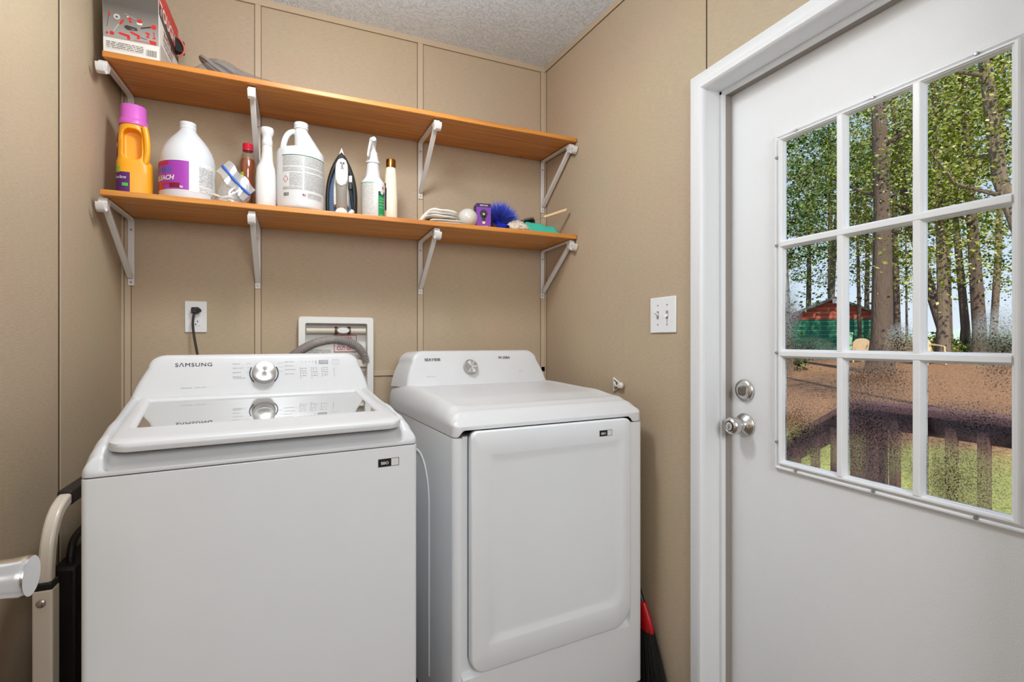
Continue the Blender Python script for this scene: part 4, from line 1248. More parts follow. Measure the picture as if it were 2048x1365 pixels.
# 5. plain white bottle with foam head
x, y = 0.488, -0.236
t = thing('white_squeeze_bottle', 'plain tall white bottle with a flared white head', 'bottle', (x, y, SZL), face_cam(x, y))
WB = mat('glossy white bottle', (212, 211, 210), .3, sss=.1)
lf = Loft([(0, 0, 0, .031, .026, 2.6), (.004, 0, 0, .0335, .028, 2.6), (.06, 0, 0, .0345, .029, 2.6), (.120, 0, 0, .0335, .028, 2.4), (.150, 0, 0, .0305, .026, 2.2), (.165, .001, 0, .0245, .024, 2), (.180, .003, 0, .0205, .021, 2), (.205, .004, 0, .0185, .0185, 2), (.228, .004, 0, .0170, .0170, 2), (.231, .004, 0, .0165, .0165, 2)])
mb = MB(); lf.mesh(mb, seg=48); mb.build('bottle', WB, t)
MB().lathe([(.0160, .2305), (.0182, .231), (.0182, .2345), (.0168, .2350), (.0168, .2365), (.0180, .237), (.0175, .250), (.0160, .256), (.0155, .262), (.0170, .268), (.0205, .275), (.0222, .284), (.0222, .290), (.0205, .2955), (.0001, .2965)], c=(.004, 0, 0), seg=44).build('foam_head', WB, t, angle=45)

# 6. white gallon jug with side handle
x, y = 0.604, -0.2335
t = thing('cleaner_jug', 'white gallon jug with side handle and green-lined text label', 'jug', (x, y, SZL), face_cam(x, y))
JUG = mat('opaque white jug plastic', (214, 216, 218), .32, sss=.12)
sec = [(0, 0, 0, .072, .072, 2), (.004, 0, 0, .0785, .0785, 2), (.012, 0, 0, .0800, .0800, 2), (.030, 0, 0, .0818, .0818, 2), (.205, 0, 0, .0822, .0822, 2), (.214, 0, 0, .0810, .0810, 2), (.222, 0, 0, .0770, .0770, 2), (.228, .010, 0, .0620, .0700, 2), (.232, .0225, 0, .0465, .060, 2), (.240, .0210, 0, .0430, .055, 2), (.265, .0130, 0, .0355, .044, 2), (.290, .0050, 0, .0275, .031, 2), (.302, .0015, 0, .0235, .0240, 2), (.308, .001, 0, .0215, .0215, 2), (.318, .001, 0, .0215, .0215, 2)]
lf = Loft(sec); mb = MB(); lf.mesh(mb, seg=64); mb.build('jug', JUG, t, angle=60)
MB().tube(bez([(-.060, 0, .212), (-.062, 0, .245), (-.052, 0, .300), (-.032, 0, .302), (-.006, 0, .298)], 22), [.0125, .0115, .0108] + [.0102] * 17 + [.011, .012, .013], seg=16, flat=.95).build('handle', JUG, t)
MB().lathe([(.0215, .309), (.0248, .310), (.0248, .314), (.0240, .3148), (.0240, .316), (.0248, .3168), (.0248, .3305), (.0236, .3325), (.0001, .3328)], c=(.001, 0, 0), seg=56).build('cap', JUG, t, angle=50)
lf2 = Loft([(.02, 0, 0, .0815, .0815, 2), (.21, 0, 0, .0822, .0822, 2)])
mb = MB(); lf2.patch(mb, R(-48), R(74), .034, .190, mat('pale label', (206, 205, 203), .5), .0004, 40, 2); lb = mb.build('label', None, t)
mb = MB(); lf2.patch(mb, R(-48), R(74), .187, .190, mat('green label line', (30, 96, 62), .5), .0008, 40, 1); mb.build('label_line', None, lb)
PJ = print_mat('label print', (208, 207, 205), (104, 104, 104), .0026, .40, .0018)
for (a0, a1, z0, z1) in ((-45, 4, .150, .184), (8, 70, .150, .184), (-45, 4, .130, .146), (8, 70, .132, .146), (-27, 4, .078, .126), (8, 70, .066, .128), (-45, 4, .066, .076)):
    mb = MB(); lf2.patch(mb, R(a0), R(a1), z0, z1, PJ, .0008, 24, 2); mb.build('small_print', None, lb)
mb = MB(); f = lf2.map(R(-37), .103, .0010)
mb.loops([[f(*q) for q in ((-.0105, 0), (0, -.0125), (.0105, 0), (0, .0125))], [f(*q) for q in ((-.0085, 0), (0, -.0102), (.0085, 0), (0, .0102))]], cap0=False, cap1=False)
mb.build('hazard_diamond', mat('hazard red', (170, 60, 60), .5), lb)
mb = MB()
random.seed(3); xx = -.010
f = lf2.map(R(-36), .049, .0010)
while xx < .010:
    w_ = random.choice((.0006, .0010, .0015)); rect_on(mb, f, xx, xx + w_, -.006, .006); xx += w_ + random.choice((.0006, .0011))
mb.build('barcode', DKGREY, lb, smooth=False)
mb = MB(); f = lf2.map(R(8), .047, .0010); rect_on(mb, f, -.006, -.0005, .000, .0045, mat('flag blue', (70, 70, 120), .5)); 
for k in range(4): rect_on(mb, f, -.0005 if k > 1 else -.006, .006, -.0045 + k * .0024, -.0033 + k * .0024, mat('flag red', (190, 90, 90), .5))
mb.build('flag_mark', None, lb, smooth=False)
mb = MB(); lf2.patch(mb, R(16), R(58), .038, .056, PJ, .0008, 20, 2); mb.build('small_print', None, lb)

# 7. steam iron standing on its heel
x, y = 0.747, -0.225
t = thing('steam_iron', 'blue and white steam iron standing upright with cord wrapped round it', 'iron', (x, y, SZL), face_cam(x, y) - R(4))
def arch(w, h, y, z0=0.0, cx=0.0, n=14, flat=.9, pw=3.1):
    """pointed arch outline in the xz plane"""
    P = []
    for i in range(n + 1):
        q = i / n; P.append((cx + w * (1 - q ** pw) * (1 - .10 * (1 - q) ** 3), y, z0 + h * q))
    for i in range(n - 1, -1, -1):
        q = i / n; P.append((cx - w * (1 - q ** pw) * (1 - .10 * (1 - q) ** 3), y, z0 + h * q))
    return P
MB().loops([arch(.052, .276, .030, pw=1.9), arch(.054, .279, .026, pw=1.9), arch(.053, .276, .022, pw=1.9)]).build('soleplate', mat('pale soleplate', (222, 220, 214), .3), t)
MB().loops([arch(.0545, .243, .022), arch(.0545, .243, .018), arch(.049, .228, .012), arch(.045, .218, .008)]).build('body', mat('slate blue iron body', (92, 112, 146), .22, coat=.4), t, angle=60)
MB().loops([arch(.033, .190, .010, .040), arch(.031, .186, -.004, .042), arch(.026, .176, -.014, .046)]).build('inner_shell', mat('white iron plastic', (228, 226, 220), .3), t, angle=60)
CW = mat('black woven cord', (34, 34, 36), .55)
for k, (w_, h_, yy, r_) in enumerate(((.0560, .247, .018, .0060), (.0545, .240, .009, .0056), (.0520, .230, .000, .0054))):
    pts = arch(w_, h_, yy, 0.006, n=18)
    MB().tube(pts, r_, seg=10).build('cord_loop', CW, t)
MB().tube(bez([(.048, -.006, .020), (.040, -.014, .060), (.030, -.018, .110), (.034, -.016, .155)], 14), .0042, seg=10).build('cord_end', CW, t)
mb = MB().box((.029, -.022, .132), (.041, -.010, .158)); mb.build('cord_plug', mat('ivory plug', (206, 202, 190), .4), t, bevel=.002)
mb = MB().box((.028, -.024, .104), (.042, -.010, .132)); mb.build('plug_body', BLACKP, t, bevel=.003)
# handle: grey grip with white thumb rest
G = [(.0, .018, .020, .012), (.050, .0195, .026, .010), (.100, .0195, .030, .010), (.150, .020, .030, .012)]
L = []
for z, rx, yy, ry in ((.006, .021, -.022, .014), (.040, .020, -.030, .014), (.080, .0195, -.036, .014), (.118, .0200, -.038, .014), (.135, .0205, -.036, .014)):
    L.append([(.004 + rx * math.cos(2 * PI * j / 28), yy + ry * math.sin(2 * PI * j / 28), z) for j in range(28)])
MB().loops(L).build('grip', mat('warm grey grip', (138, 132, 122), .5), t, angle=60)
L = []
for z, rx, yy, ry in ((.108, .006, -.046, .010), (.116, .0175, -.044, .012), (.135, .0225, -.040, .015), (.165, .0235, -.034, .018), (.195, .0215, -.026, .020), (.215, .0150, -.016, .016), (.224, .0060, -.008, .008)):
    L.append([(.004 + rx * math.cos(2 * PI * j / 28), yy + ry * math.sin(2 * PI * j / 28), z) for j in range(28)])
MB().loops(L).build('thumb_rest', mat('white iron plastic top', (230, 228, 222), .28), t, angle=60)
for dx, dz, w_, h_ in ((-.002, .196, .003, .0022), (.008, .196, .003, .0022), (.003, .185, .0035, .010), (.003, .172, .0060, .0016)):
    MB().box((.004 + dx - w_, -.0535 + .002, dz - h_), (.004 + dx + w_, -.040, dz + h_)).build('button', mat('grey buttons', (120, 120, 122), .4), t, bevel=.0008)
MB().lathe([(.012, -.040), (.0125, -.034), (.012, -.020)], axis='y', c=(.004, 0, .030), seg=24).build('dial', mat('dark red dial', (150, 26, 34), .35), t)
MB().lathe([(.021, -.044), (.023, -.038), (.022, -.020)], axis='y', c=(.003, 0, .006), seg=30).build('base_cap', mat('cream iron base', (224, 218, 206), .35), t)
for v in t.children[-1].data.vertices: v.co.z = max(v.co.z, 0.0)
mb = MB().tube([(.030, -.016, .008), (.043, -.010, .026)], .009, seg=12); mb.build('cord_collar', mat('ivory collar', (218, 212, 198), .4), t)
for v in t.children[-1].data.vertices: v.co.z = max(v.co.z, 0.0)

# 8. trigger spray bottle with green label
x, y = 0.866, -0.222
t = thing('spray_bottle', 'white trigger spray bottle with a green label', 'spray bottle', (x, y, SZL), face_cam(x, y))
lf = Loft([(0, 0, 0, .041, .036, 2.4), (.004, 0, 0, .0450, .040, 2.4), (.140, 0, 0, .0458, .041, 2.4), (.148, 0, 0, .0435, .039, 2.3), (.162, 0, 0, .0330, .031, 2.1), (.172, 0, 0, .0275, .027, 2), (.205, 0, 0, .0235, .0235, 2), (.224, 0, 0, .0225, .0225, 2)])
mb = MB(); lf.mesh(mb, seg=48); mb.build('bottle', JUG, t, angle=50)
MB().lathe([(.0225, .222), (.0262, .224), (.0262, .232), (.0245, .234), (.0225, .236), (.0205, .252), (.0195, .254), (.0185, .256), (.0180, .268)], seg=40).build('collar', JUG, t, angle=50)
mb = MB(); L = []
for (z, xx, yy, rx, ry) in ((.266, 0, 0, .0150, .0150), (.278, -.001, .000, .0130, .0150), (.290, -.001, -.004, .0120, .020), (.300, .000, -.008, .0140, .028), (.312, .000, -.008, .0150, .030), (.320, -.001, -.004, .0110, .022), (.323, -.001, 0, .0050, .010)):
    f_ = lambda v: math.copysign(abs(v) ** .75, v)
    L.append([(xx + rx * f_(math.cos(2 * PI * j / 24)), yy + ry * f_(math.sin(2 * PI * j / 24)), z) for j in range(24)])
mb.loops(L); mb.build('spray_head', WB, t, angle=60)
MB().tube(bez([(-.008, -.026, .300), (-.010, -.040, .290), (-.016, -.036, .262), (-.018, -.034, .240)], 12), [.0055] * 12 + [.004], seg=10, flat=1.4).build('trigger', WB, t)
MB().lathe([(.0085, -.044), (.0090, -.040), (.0080, -.030)], axis='y', c=(.003, 0, .307), seg=18).build('nozzle', WB, t)
mb = MB(); lf.patch(mb, R(-74), R(2), .020, .139, print_mat('spray label print', (214, 212, 206), (128, 126, 122), .0024, .42, .0016), .0006, 24, 3); lb = mb.build('label', None, t)
mb = MB(); lf.patch(mb, R(-74), R(4), .138, .1405, mat('spray green line', (40, 120, 80), .5), .0010, 24, 1); mb.build('label_line', None, t)
mb = MB(); lf.patch(mb, R(22), R(68), .006, .096, mat('green label ink', (34, 142, 82), .4), .0008, 16, 3)
lf.patch(mb, R(22), R(68), .092, .108, mat('dark green label', (34, 70, 52), .4), .0009, 16, 3)
gl_ = mb.build('green_panel', None, t); lab(gl_, 'bright green front panel of the label')
mb = MB(); f = lf.map(R(44), .104, .0014); mb.loops([[f(.008 * math.cos(a * .35), .008 * math.sin(a * .35)) for a in range(18)], [f(.002 * math.cos(a * .35), .002 * math.sin(a * .35)) for a in range(18)]], cap0=False); mb.build('round_mark', mat('pale green mark', (200, 214, 204), .4), gl_, smooth=False)
for z in (.080, .070, .058, .046, .016): 
    letters('label_text', 'CLEANER' if z != .016 else 'QUART', .0075, lf.map(R(44), z, .0014), mat('pale mint ink', (170, 222, 190), .4), gl_, sx=.85)
letters('label_text', '@', .012, lf.map(R(50), .124, .0014), REDL, gl_, bold=.02)

# 9. cream tube bottle with gold cap
x, y = 0.940, -0.197
t = thing('cream_bottle', 'slim cream bottle with a shiny gold cap', 'bottle', (x, y, SZL), face_cam(x, y))
CRM = mat('cream bottle plastic', (232, 222, 202), .28, coat=.2)
lf = Loft([(0, 0, 0, .0245, .018, 2.2), (.003, 0, 0, .0262, .020, 2.2), (.10, 0, 0, .0262, .020, 2.2), (.18, 0, 0, .0240, .0195, 2.1), (.222, 0, 0, .0195, .0185, 2), (.2245, 0, 0, .0185, .018, 2)])
mb = MB(); lf.mesh(mb, seg=48); mb.build('bottle', CRM, t, angle=50)
MB().lathe([(.0178, .2245), (.0190, .225), (.0190, .256), (.0180, .2585), (.0001, .2588)], seg=40).build('cap', mat('gold cap', (176, 116, 52), .18, metal=1.0), t, angle=50)
mb = MB(); lf.patch(mb, R(-95), R(-38), .050, .140, mat('navy label', (44, 52, 88), .4), .0006, 12, 6); lf.patch(mb, R(-95), R(-48), .110, .160, mat('brown label', (100, 60, 40), .4), .0009, 12, 4)
mb.build('label', None, t)

# 10. folded white towels
TOW = mat('white towel terry', (224, 221, 214), .9, bump=1.0, bscale=600)
def ribbon(mb, path, th, dep, seed):
    """thick folded cloth layer that follows a path in the xz plane"""
    P = [Vector((a, 0, b)) for a, b in path]; L = []
    for i, p_ in enumerate(P):
        d = (P[min(i + 1, len(P) - 1)] - P[max(i - 1, 0)]).normalized(); nn = Vector((-d.z, 0, d.x))
        end = 1.0 if 0 < i < len(P) - 1 else .35
        ring = []
        for j in range(20):
            b = 2 * PI * j / 20
            fy = math.copysign(abs(math.cos(b)) ** .45, math.cos(b)); fz = math.copysign(abs(math.sin(b)) ** .8, math.sin(b))
            q = p_ + nn * (th / 2 * fz * end + .0012 * math.sin(i * .9 + 2 * b + seed)) + Vector((0, dep / 2 * fy * (1 - .01 * math.sin(i + seed)) + .0015 * math.sin(i * 1.7 + seed), 0))
            q.z = max(q.z, .0004); ring.append(q)
        L.append(ring)
    return mb.loops(L)
def resample(ctrl, n): return [(v.x, v.z) for v in bez([(a, 0, b) for a, b in ctrl], n)]
x, y = 1.158, -.200
mb = MB()
ribbon(mb, [(-.072, .006), (-.055, .0075), (-.02, .008), (.02, .007), (.06, .0065), (.078, .006)], .012, .150, 1)
ribbon(mb, [(-.058, .017), (-.045, .0200), (-.01, .0215), (.03, .0190), (.058, .0170), (.070, .016)], .012, .146, 4)
o = mb.build('folded_towel', TOW, angle=80); o.location = (x, y, SZL); o.rotation_euler = (0, 0, face_cam(x, y) * .8); o['group'] = 'folded white towels on the lower shelf'
tag(o, 'folded white towel lying flat, under another towel', 'towel')
x, y = 1.140, -.200
mb = MB()
for k, (dx, th) in enumerate(((0, .0125), (.006, .0125), (.012, .0190))):
    c_ = resample([(-.092 + dx, .004 + k * .001), (-.074 + dx, .020 + k * .007), (-.060 + dx, .042 + k * .013), (-.030 + dx * .5, .038 + k * .0115), (.010, .035 + k * .0115)], 12) + [(.03, .0345 + k * .0115), (.055, .031 + k * .011), (.068, .028 + k * .010)]
    ribbon(mb, c_, th, .145, 6 + k)
o = mb.build('folded_towel', TOW, angle=80); o.location = (x, y, SZL); o.rotation_euler = (0, 0, face_cam(x, y) * .8)
tag(o, 'thicker folded white towel on top, its layers bent down on the left', 'towel', 'folded white towels on the lower shelf')

# 11. round frosted globe bulb lying on the shelf
x, y = 1.2545, -.235
t = thing('globe_bulb', 'round frosted white globe light bulb lying between towels and purple box', 'light bulb', (x, y, SZL), face_cam(x, y))
MB().lathe([(.0001, -.0425), (.012, -.0408), (.023, -.036), (.033, -.027), (.040, -.0145), (.0428, 0), (.040, .0145), (.033, .027), (.0235, .0345), (.0165, .040), (.0140, .046)], axis='y', c=(0, 0, .0432), seg=48).build('glass_globe', mat('frosted opal glass', (208, 204, 196), .2, sss=.2, coat=.3), t)
MB().lathe([(.0138, .0455), (.0130, .050), (.0138, .053), (.0128, .057), (.0138, .060), (.0128, .064), (.008, .068), (.0001, .070)], axis='y', c=(0, 0, .0432), seg=28).build('screw_base', CHROME, t)

# 12. purple light bulb box
x, y = 1.320, -.232
t = thing('bulb_box', 'small purple cardboard light bulb box showing a dark bulb', 'box', (x, y, SZL), face_cam(x, y) - R(14) * 0 + R(12))
PB = mat('purple carton', (118, 52, 160), .45); DP_ = mat('dark purple carton', (52, 26, 66), .5)
bw, bh = .0315, .108
MB().box((-bw, -.030, 0), (bw, .030, bh)).build('carton', PB, t, bevel=.0012)
fm = lambda x, y: Vector((x, -.0306, y))
mb = MB(); rect_on(mb, fm, -bw + .001, bw - .001, .092, bh - .001, DP_); rect_on(mb, lambda x, y: Vector((-bw - .0006, x, y)), -.029, .029, .002, bh - .002, DP_)
mb.build('dark_panel', None, t, smooth=False)
letters('carton_text', 'SOFTLITE', .0080, lambda x, y: Vector((x, -.0312, .0985 + y)), LABELW, t, bold=.02)
mb = MB(); O_ = []
for i in range(24):
    a = 2 * PI * i / 24; O_.append((.0165 * math.cos(a), -.0310, .064 + .0175 * math.sin(a) if math.sin(a) > -.5 else .064 + .0175 * math.sin(a)))
mb.add(O_, [tuple(range(24))]); mb.add([(-.0105, -.0310, .056), (.0105, -.0310, .056), (.0065, -.0310, .032), (-.0065, -.0310, .032)], [(0, 1, 2, 3)])
mb.build('bulb_picture', mat('dark bulb print', (36, 28, 34), .4), t, smooth=False)
mb = MB(); mb.add([(-.004, -.0316, .066), (.004, -.0316, .066), (.003, -.0316, .058), (-.003, -.0316, .058)], [(0, 1, 2, 3)]); mb.add([(-.0065, -.0316, .0315), (.0065, -.0316, .0315), (.0055, -.0316, .021), (-.0055, -.0316, .021)], [(0, 1, 2, 3)])
mb.build('bulb_glow_print', mat('pale gold print', (224, 206, 170), .4), t, smooth=False)
letters('carton_text', '60 WATT', .0085, lambda x, y: Vector((x, -.0312, .0095 + y)), LABELW, t, bold=.02)

# 13. round blue duster brush
def bristles(mb, n, org, axis, spread, l0, l1, r, seed, curve=0.0, flat=1.0):
    random.seed(seed); axis = Vector(axis).normalized()
    a = axis.orthogonal().normalized(); b = axis.cross(a)
    for i in range(n):
        ph = random.uniform(0, 2 * PI); th = spread * math.sqrt(random.random())
        d = (axis * math.cos(th) + (a * math.cos(ph) + b * math.sin(ph)) * math.sin(th)).normalized()
        L_ = random.uniform(l0, l1); s_ = Vector(org) + d * .006
        w = d.cross(Vector((random.random(), random.random(), random.random())) - Vector((.5, .5, .5))).normalized() * r
        w2 = d.cross(w).normalized() * r
        mid = s_ + d * L_ * .6; e_ = s_ + d * L_ + Vector((0, 0, -curve * L_))
        vs = [s_ + w, s_ - w * .5 + w2, s_ - w * .5 - w2, mid + w, mid - w * .5 + w2, mid - w * .5 - w2, e_]
        mb.add(vs, [(0, 1, 4, 3), (1, 2, 5, 4), (2, 0, 3, 5), (3, 4, 6), (4, 5, 6), (5, 3, 6)])
    return mb
x, y = 1.400, -.195
t = thing('blue_brush', 'round cobalt blue bristle duster head beside the purple box', 'brush', (x, y, SZL), face_cam(x, y))
BLU = mat('cobalt blue plastic', (28, 44, 170), .35)
BLB = mat('cobalt blue bristle', (82, 102, 216), .45)
mb = bristles(MB(), 2000, (.012, .030, .056), (.05, .15, .62), R(88), .070, .100, .0007, 11)
for i, v in enumerate(mb.v):
    if v[2] < .0012: mb.v[i] = (v[0], v[1], .0012 + .0006 * random.random())
o = mb.build('bristles', BLB, t, smooth=False); o['kind'] = 'stuff'
MB().tube([(.000, .028, .056), (.004, .010, .044), (.012, -.020, .030)], [.020, .017, .0125], seg=20).build('hub', BLU, t)
L = []
mb = MB(); a0, a1 = Vector((.012, -.018, .031)), Vector((.046, -.060, .0135))
mb.tube([a0, a1], .0125, seg=22); mb.build('socket', BLU, t)
mb = MB().tube([a1 + (a1 - a0).normalized() * -.001, a1 + (a1 - a0).normalized() * .0006], .0088, seg=20); mb.build('socket_opening', mat('dark blue inside', (10, 14, 50), .6), t)

# 14. off-white fuzzy duster
x, y = 1.478, -.235
t = thing('fuzzy_duster', 'off-white shaggy microfibre duster pad in front of the green cloth', 'duster', (x, y, SZL), face_cam(x, y))
FZ = mat('cream shaggy fibre', (214, 204, 188), .95)
mb = MB(); random.seed(21)
mb.lathe([(.0001, .004), (.044, .005), (.056, .018), (.050, .034), (.028, .046), (.0001, .049)], seg=30, ry=.62)
mb.build('duster_pad', FZ, t)
mb = MB()
for i in range(420):
    a = random.uniform(0, 2 * PI); q = math.sqrt(random.random())
    c = Vector((.054 * q * math.cos(a), .034 * q * math.sin(a), .010 + .038 * (1 - q * q)))
    d = Vector((random.uniform(-1, 1), random.uniform(-1, .6), random.uniform(.0, .9))).normalized() * random.uniform(.008, .015)
    e_ = c + d; e_.z = max(e_.z, .002)
    mb.tube([c, (c + e_) / 2 + Vector((0, 0, .002)), e_], [.0017, .0015, .0010], seg=5)
o = mb.build('fibres', FZ, t); o['kind'] = 'stuff'

# 15. black bottle brush with wooden handle
x, y = 1.560, -.185
t = thing('bottle_brush', 'black bottle brush with pale wooden handle, at the shelf right end', 'brush', (x, y, SZL), 0)
A = Vector((-.060, .020, .046)); B = Vector((.165, -.085, .124))
ax = (B - A).normalized()
mb = MB(); random.seed(8)
for i in range(1900):
    q = random.random(); c = A + ax * (.095 * q)
    d = ax.orthogonal().normalized(); d.rotate(Matrix.Rotation(random.uniform(0, 2 * PI), 3, ax)); d = (d + ax * random.uniform(-.2, .2)).normalized()
    l_ = .025 * (1 - .5 * abs(q - .6)); w = d.cross(ax).normalized() * .0005
    mb.add([c + w, c - w, c + ax * .0007, c + d * l_], [(0, 1, 3), (1, 2, 3), (2, 0, 3)])
o = mb.build('bristles', mat('black bristle', (20, 20, 22), .5), t, smooth=False); o['kind'] = 'stuff'
MB().tube([A, A + ax * .160], .0012, seg=8).build('wire', CHROME, t)
hs = A + ax * .140
MB().tube([hs + ax * q for q in (0, .004, .03, .06, .088, .092, .095, .099, .108, .112)], [.0055, .0068, .0072, .0075, .0082, .0072, .0072, .0085, .0078, .004], seg=18).build('wooden_handle', mat('pale beech wood', (222, 192, 152), .5, var=.08, stretch=(1, 10, 10), vscale=40), t)
hp_ = hs + ax * .104
MB().tube([hp_ + Vector((0, -.0085, 0)), hp_ + Vector((0, .0085, 0))], .002, seg=10).build('hanging_hole', BLACKP, t)

# 16. green cloth
x, y = 1.594, -.215
mb = MB(); NX, NY = 30, 14; VS = []
def cl(u, v):
    xx = -.085 + .170 * u; yy = -.060 + .12 * v * (1 - .25 * u)
    z = .050 * math.exp(-((u - .22) / .30) ** 2) + .034 * math.exp(-((u - .75) / .3) ** 2) + .006 * math.sin(14 * u + 4 * v) * (1 - v * .4) + .004 * math.sin(9 * v)
    edge = min(1, min(u, 1 - u) * 9) * min(1, min(v, 1 - v) * 6)
    return (xx, yy, .003 + max(0, z) * (.15 + .85 * edge))
top = [cl(i / NX, j / NY) for j in range(NY + 1) for i in range(NX + 1)]
bot = [(p[0], p[1], max(.0005, p[2] - .0025)) for p in top]
n_ = NX + 1; F = []
for j in range(NY):
    for i in range(NX):
        q = j * n_ + i; F.append((q, q + 1, q + n_ + 1, q + n_)); k = len(top); F.append((k + q, k + q + n_, k + q + n_ + 1, k + q + 1))
per = list(range(n_)) + [j * n_ + NX for j in range(1, NY + 1)] + [NY * n_ + i for i in range(NX - 1, -1, -1)] + [j * n_ for j in range(NY - 1, 0, -1)]
for i in range(len(per)):
    a, b = per[i], per[(i + 1) % len(per)]; F.append((a, b, len(top) + b, len(top) + a))
mb.add(top + bot, F)
o = mb.build('cloth', mat('sea green cloth', (62, 176, 152), .8, bump=.4, bscale=500), angle=80)
o.location = (x, y, SZL); o.rotation_euler = (0, 0, R(-14))
tag(o, 'crumpled sea green cloth at the right end of the lower shelf', 'cloth')

# ------------------------------------------------------------------ upper shelf
zt = lambda y: UF + (UB - UF) * (y - SYF) / (-0.006 - SYF) + 0.0008
x0, x1 = 0.034, 0.181
t = thing('tool_box', 'cardboard tool carton with red tool pictures, on the upper shelf', 'box', (x0, -0.308, zt(-.308)), 0)
t.rotation_euler = (math.atan2(UB - UF, .312), 0, 0)
CB_ = mat('white carton', (222, 218, 212), .5); DGR = mat('grey carton print', (112, 106, 100), .45); DGR2 = mat('dark carton print', (60, 54, 50), .45)
RD = mat('red carton print', (206, 40, 40), .4)
bw, bd, bh = x1 - x0, .285, .245
MB().box((0, 0, 0), (bw, bd, bh)).build('carton', CB_, t, bevel=.001)
fm = lambda x, y: Vector((x, -.0006, y))
# front picture: grey area fading (a printed backdrop)
m, n, l, p = new_mat('printed grey backdrop')
tc = n.new('ShaderNodeTexCoord'); sp = n.new('ShaderNodeSeparateXYZ'); l.new(tc.outputs['Object'], sp.inputs[0])
mr = n.new('ShaderNodeMapRange'); mr.inputs['From Min'].default_value = .06; mr.inputs['From Max'].default_value = .15; l.new(sp.outputs[2], mr.inputs[0])
cr = n.new('ShaderNodeValToRGB'); cr.color_ramp.elements[0].color = srgb(158, 152, 146); cr.color_ramp.elements[1].color = srgb(92, 86, 80); l.new(mr.outputs[0], cr.inputs[0]); l.new(cr.outputs[0], p.inputs['Base Color'])
mb = MB(); rect_on(mb, fm, .001, bw - .001, .047, bh - .002, m); fp = mb.build('picture_panel', None, t, smooth=False)
mb = MB(); random.seed(14)
SI = mat('silver print', (190, 188, 184), .4); WHP = mat('white print', (226, 224, 220), .4)
def shp(pts, m, cx, cz, s_=1, a=0):
    c, s2 = math.cos(R(a)), math.sin(R(a))
    mb.add([(cx + s_ * (px_ * c - pz_ * s2), -.0011, cz + s_ * (px_ * s2 + pz_ * c)) for px_, pz_ in pts], [tuple(range(len(pts)))], m)
Pk = lambda px_, py_: (.002 + (px_ - 160) / 1080 * (bw - .004), .004 + (1000 - py_) / 1000 * .131)
circ = lambda r: [(r * math.cos(i * .6283), r * math.sin(i * .6283)) for i in range(10)]
drill = [(-.006, .002), (-.006, .006), (.006, .006), (.006, 0), (.003, 0), (.004, -.006), (.006, -.007), (.006, -.010), (-.003, -.010), (-.003, -.007), (0, -.006), (-.001, .001)]
saw = [(-.014, .002), (-.010, .004), (.004, .003), (.010, .002), (.012, -.008), (.006, -.010), (.005, -.003), (-.010, -.001)]
for (px_, py_, sh, mm, s_, a) in ((275, 120, [(-.002, .006), (.002, .006), (.002, -.006), (-.002, -.006)], RD, 1, 0), (250, 300, [(-.0005, .018), (.0005, .018), (-.001, -.018), (-.002, -.018)], DGR2, 1, -6),
    (420, 160, circ(.009), SI, 1, 0), (420, 165, circ(.0035), DGR2, 1, 0), (510, 250, [(-.004, -.010), (.001, -.010), (.006, .006), (.002, .008), (-.002, .002)], RD, 1, -12), (400, 420, [(-.0012, -.015), (.0008, -.015), (.0015, .015), (-.0005, .015)], SI, 1, -28), (320, 565, circ(.006), RD, 1, 0), (225, 575, circ(.0035), RD, 1, 0),
    (665, 165, drill, RD, .95, 8), (635, 120, circ(.0028), WHP, 1, 0), (870, 165, circ(.0065), RD, 1, 0), (865, 225, [(-.008, .003), (.008, .003), (.006, -.003), (-.006, -.003)], WHP, 1, 0), (690, 90, [(-.016, .001), (.016, -.0005), (.016, -.0015), (-.016, 0)], SI, 1, -16),
    (1150, 235, circ(.0075), RD, 1, 0), (990, 290, [(-.014, -.003), (.014, .000), (.014, .005), (-.014, .001)], DGR2, 1, 12), (690, 370, [(-.017, .004), (-.010, .008), (.016, .004), (.018, -.004), (-.008, -.007), (-.016, -.002)], DGR2, 1, 0), (730, 385, [(-.005, .001), (.005, .001), (.005, -.001), (-.005, -.001)], WHP, 1, 0),
    (1020, 440, drill, RD, 1.0, -5), (1150, 440, [(-.001, .012), (.002, .010), (.002, -.006), (.005, -.008), (.004, -.010), (-.004, -.010), (-.004, -.007), (0, -.006)], RD, 1, 5), (570, 555, saw, RD, 1.25, -4), (780, 495, saw, RD, 1.15, -14), (940, 550, [(-.008, .001), (.010, .000), (.010, -.001), (-.008, -.001)], DGR2, 1, -8),
    (900, 632, [(-.020, .0006), (.020, .0006), (.020, -.0006), (-.020, -.0006)], RD, 1, 0), (1130, 612, [(-.010, .006), (.008, .005), (.010, -.002), (.008, -.006), (-.008, -.005)], RD, 1, 0)):
    c_ = Pk(px_, py_); shp(sh, mm, c_[0], c_[1], s_, a)
mb.build('tool_pictures', None, fp, smooth=False)
mb = MB(); rect_on(mb, fm, .008, .105, .014, .036, print_mat('carton text', (222, 218, 212), (96, 90, 84), .0052, .40, .003)); mb.build('small_print', None, t, smooth=False)
mb = MB(); xx = .112; random.seed(4)
while xx < .138:
    w_ = random.choice((.0008, .0013, .002)); rect_on(mb, fm, xx, xx + w_, .010, .030); xx += w_ + random.choice((.0008, .0015))
mb.build('barcode', DGR, t, smooth=False)
sm_ = lambda x, y: Vector((bw + .0007, x, y))
mb = MB()
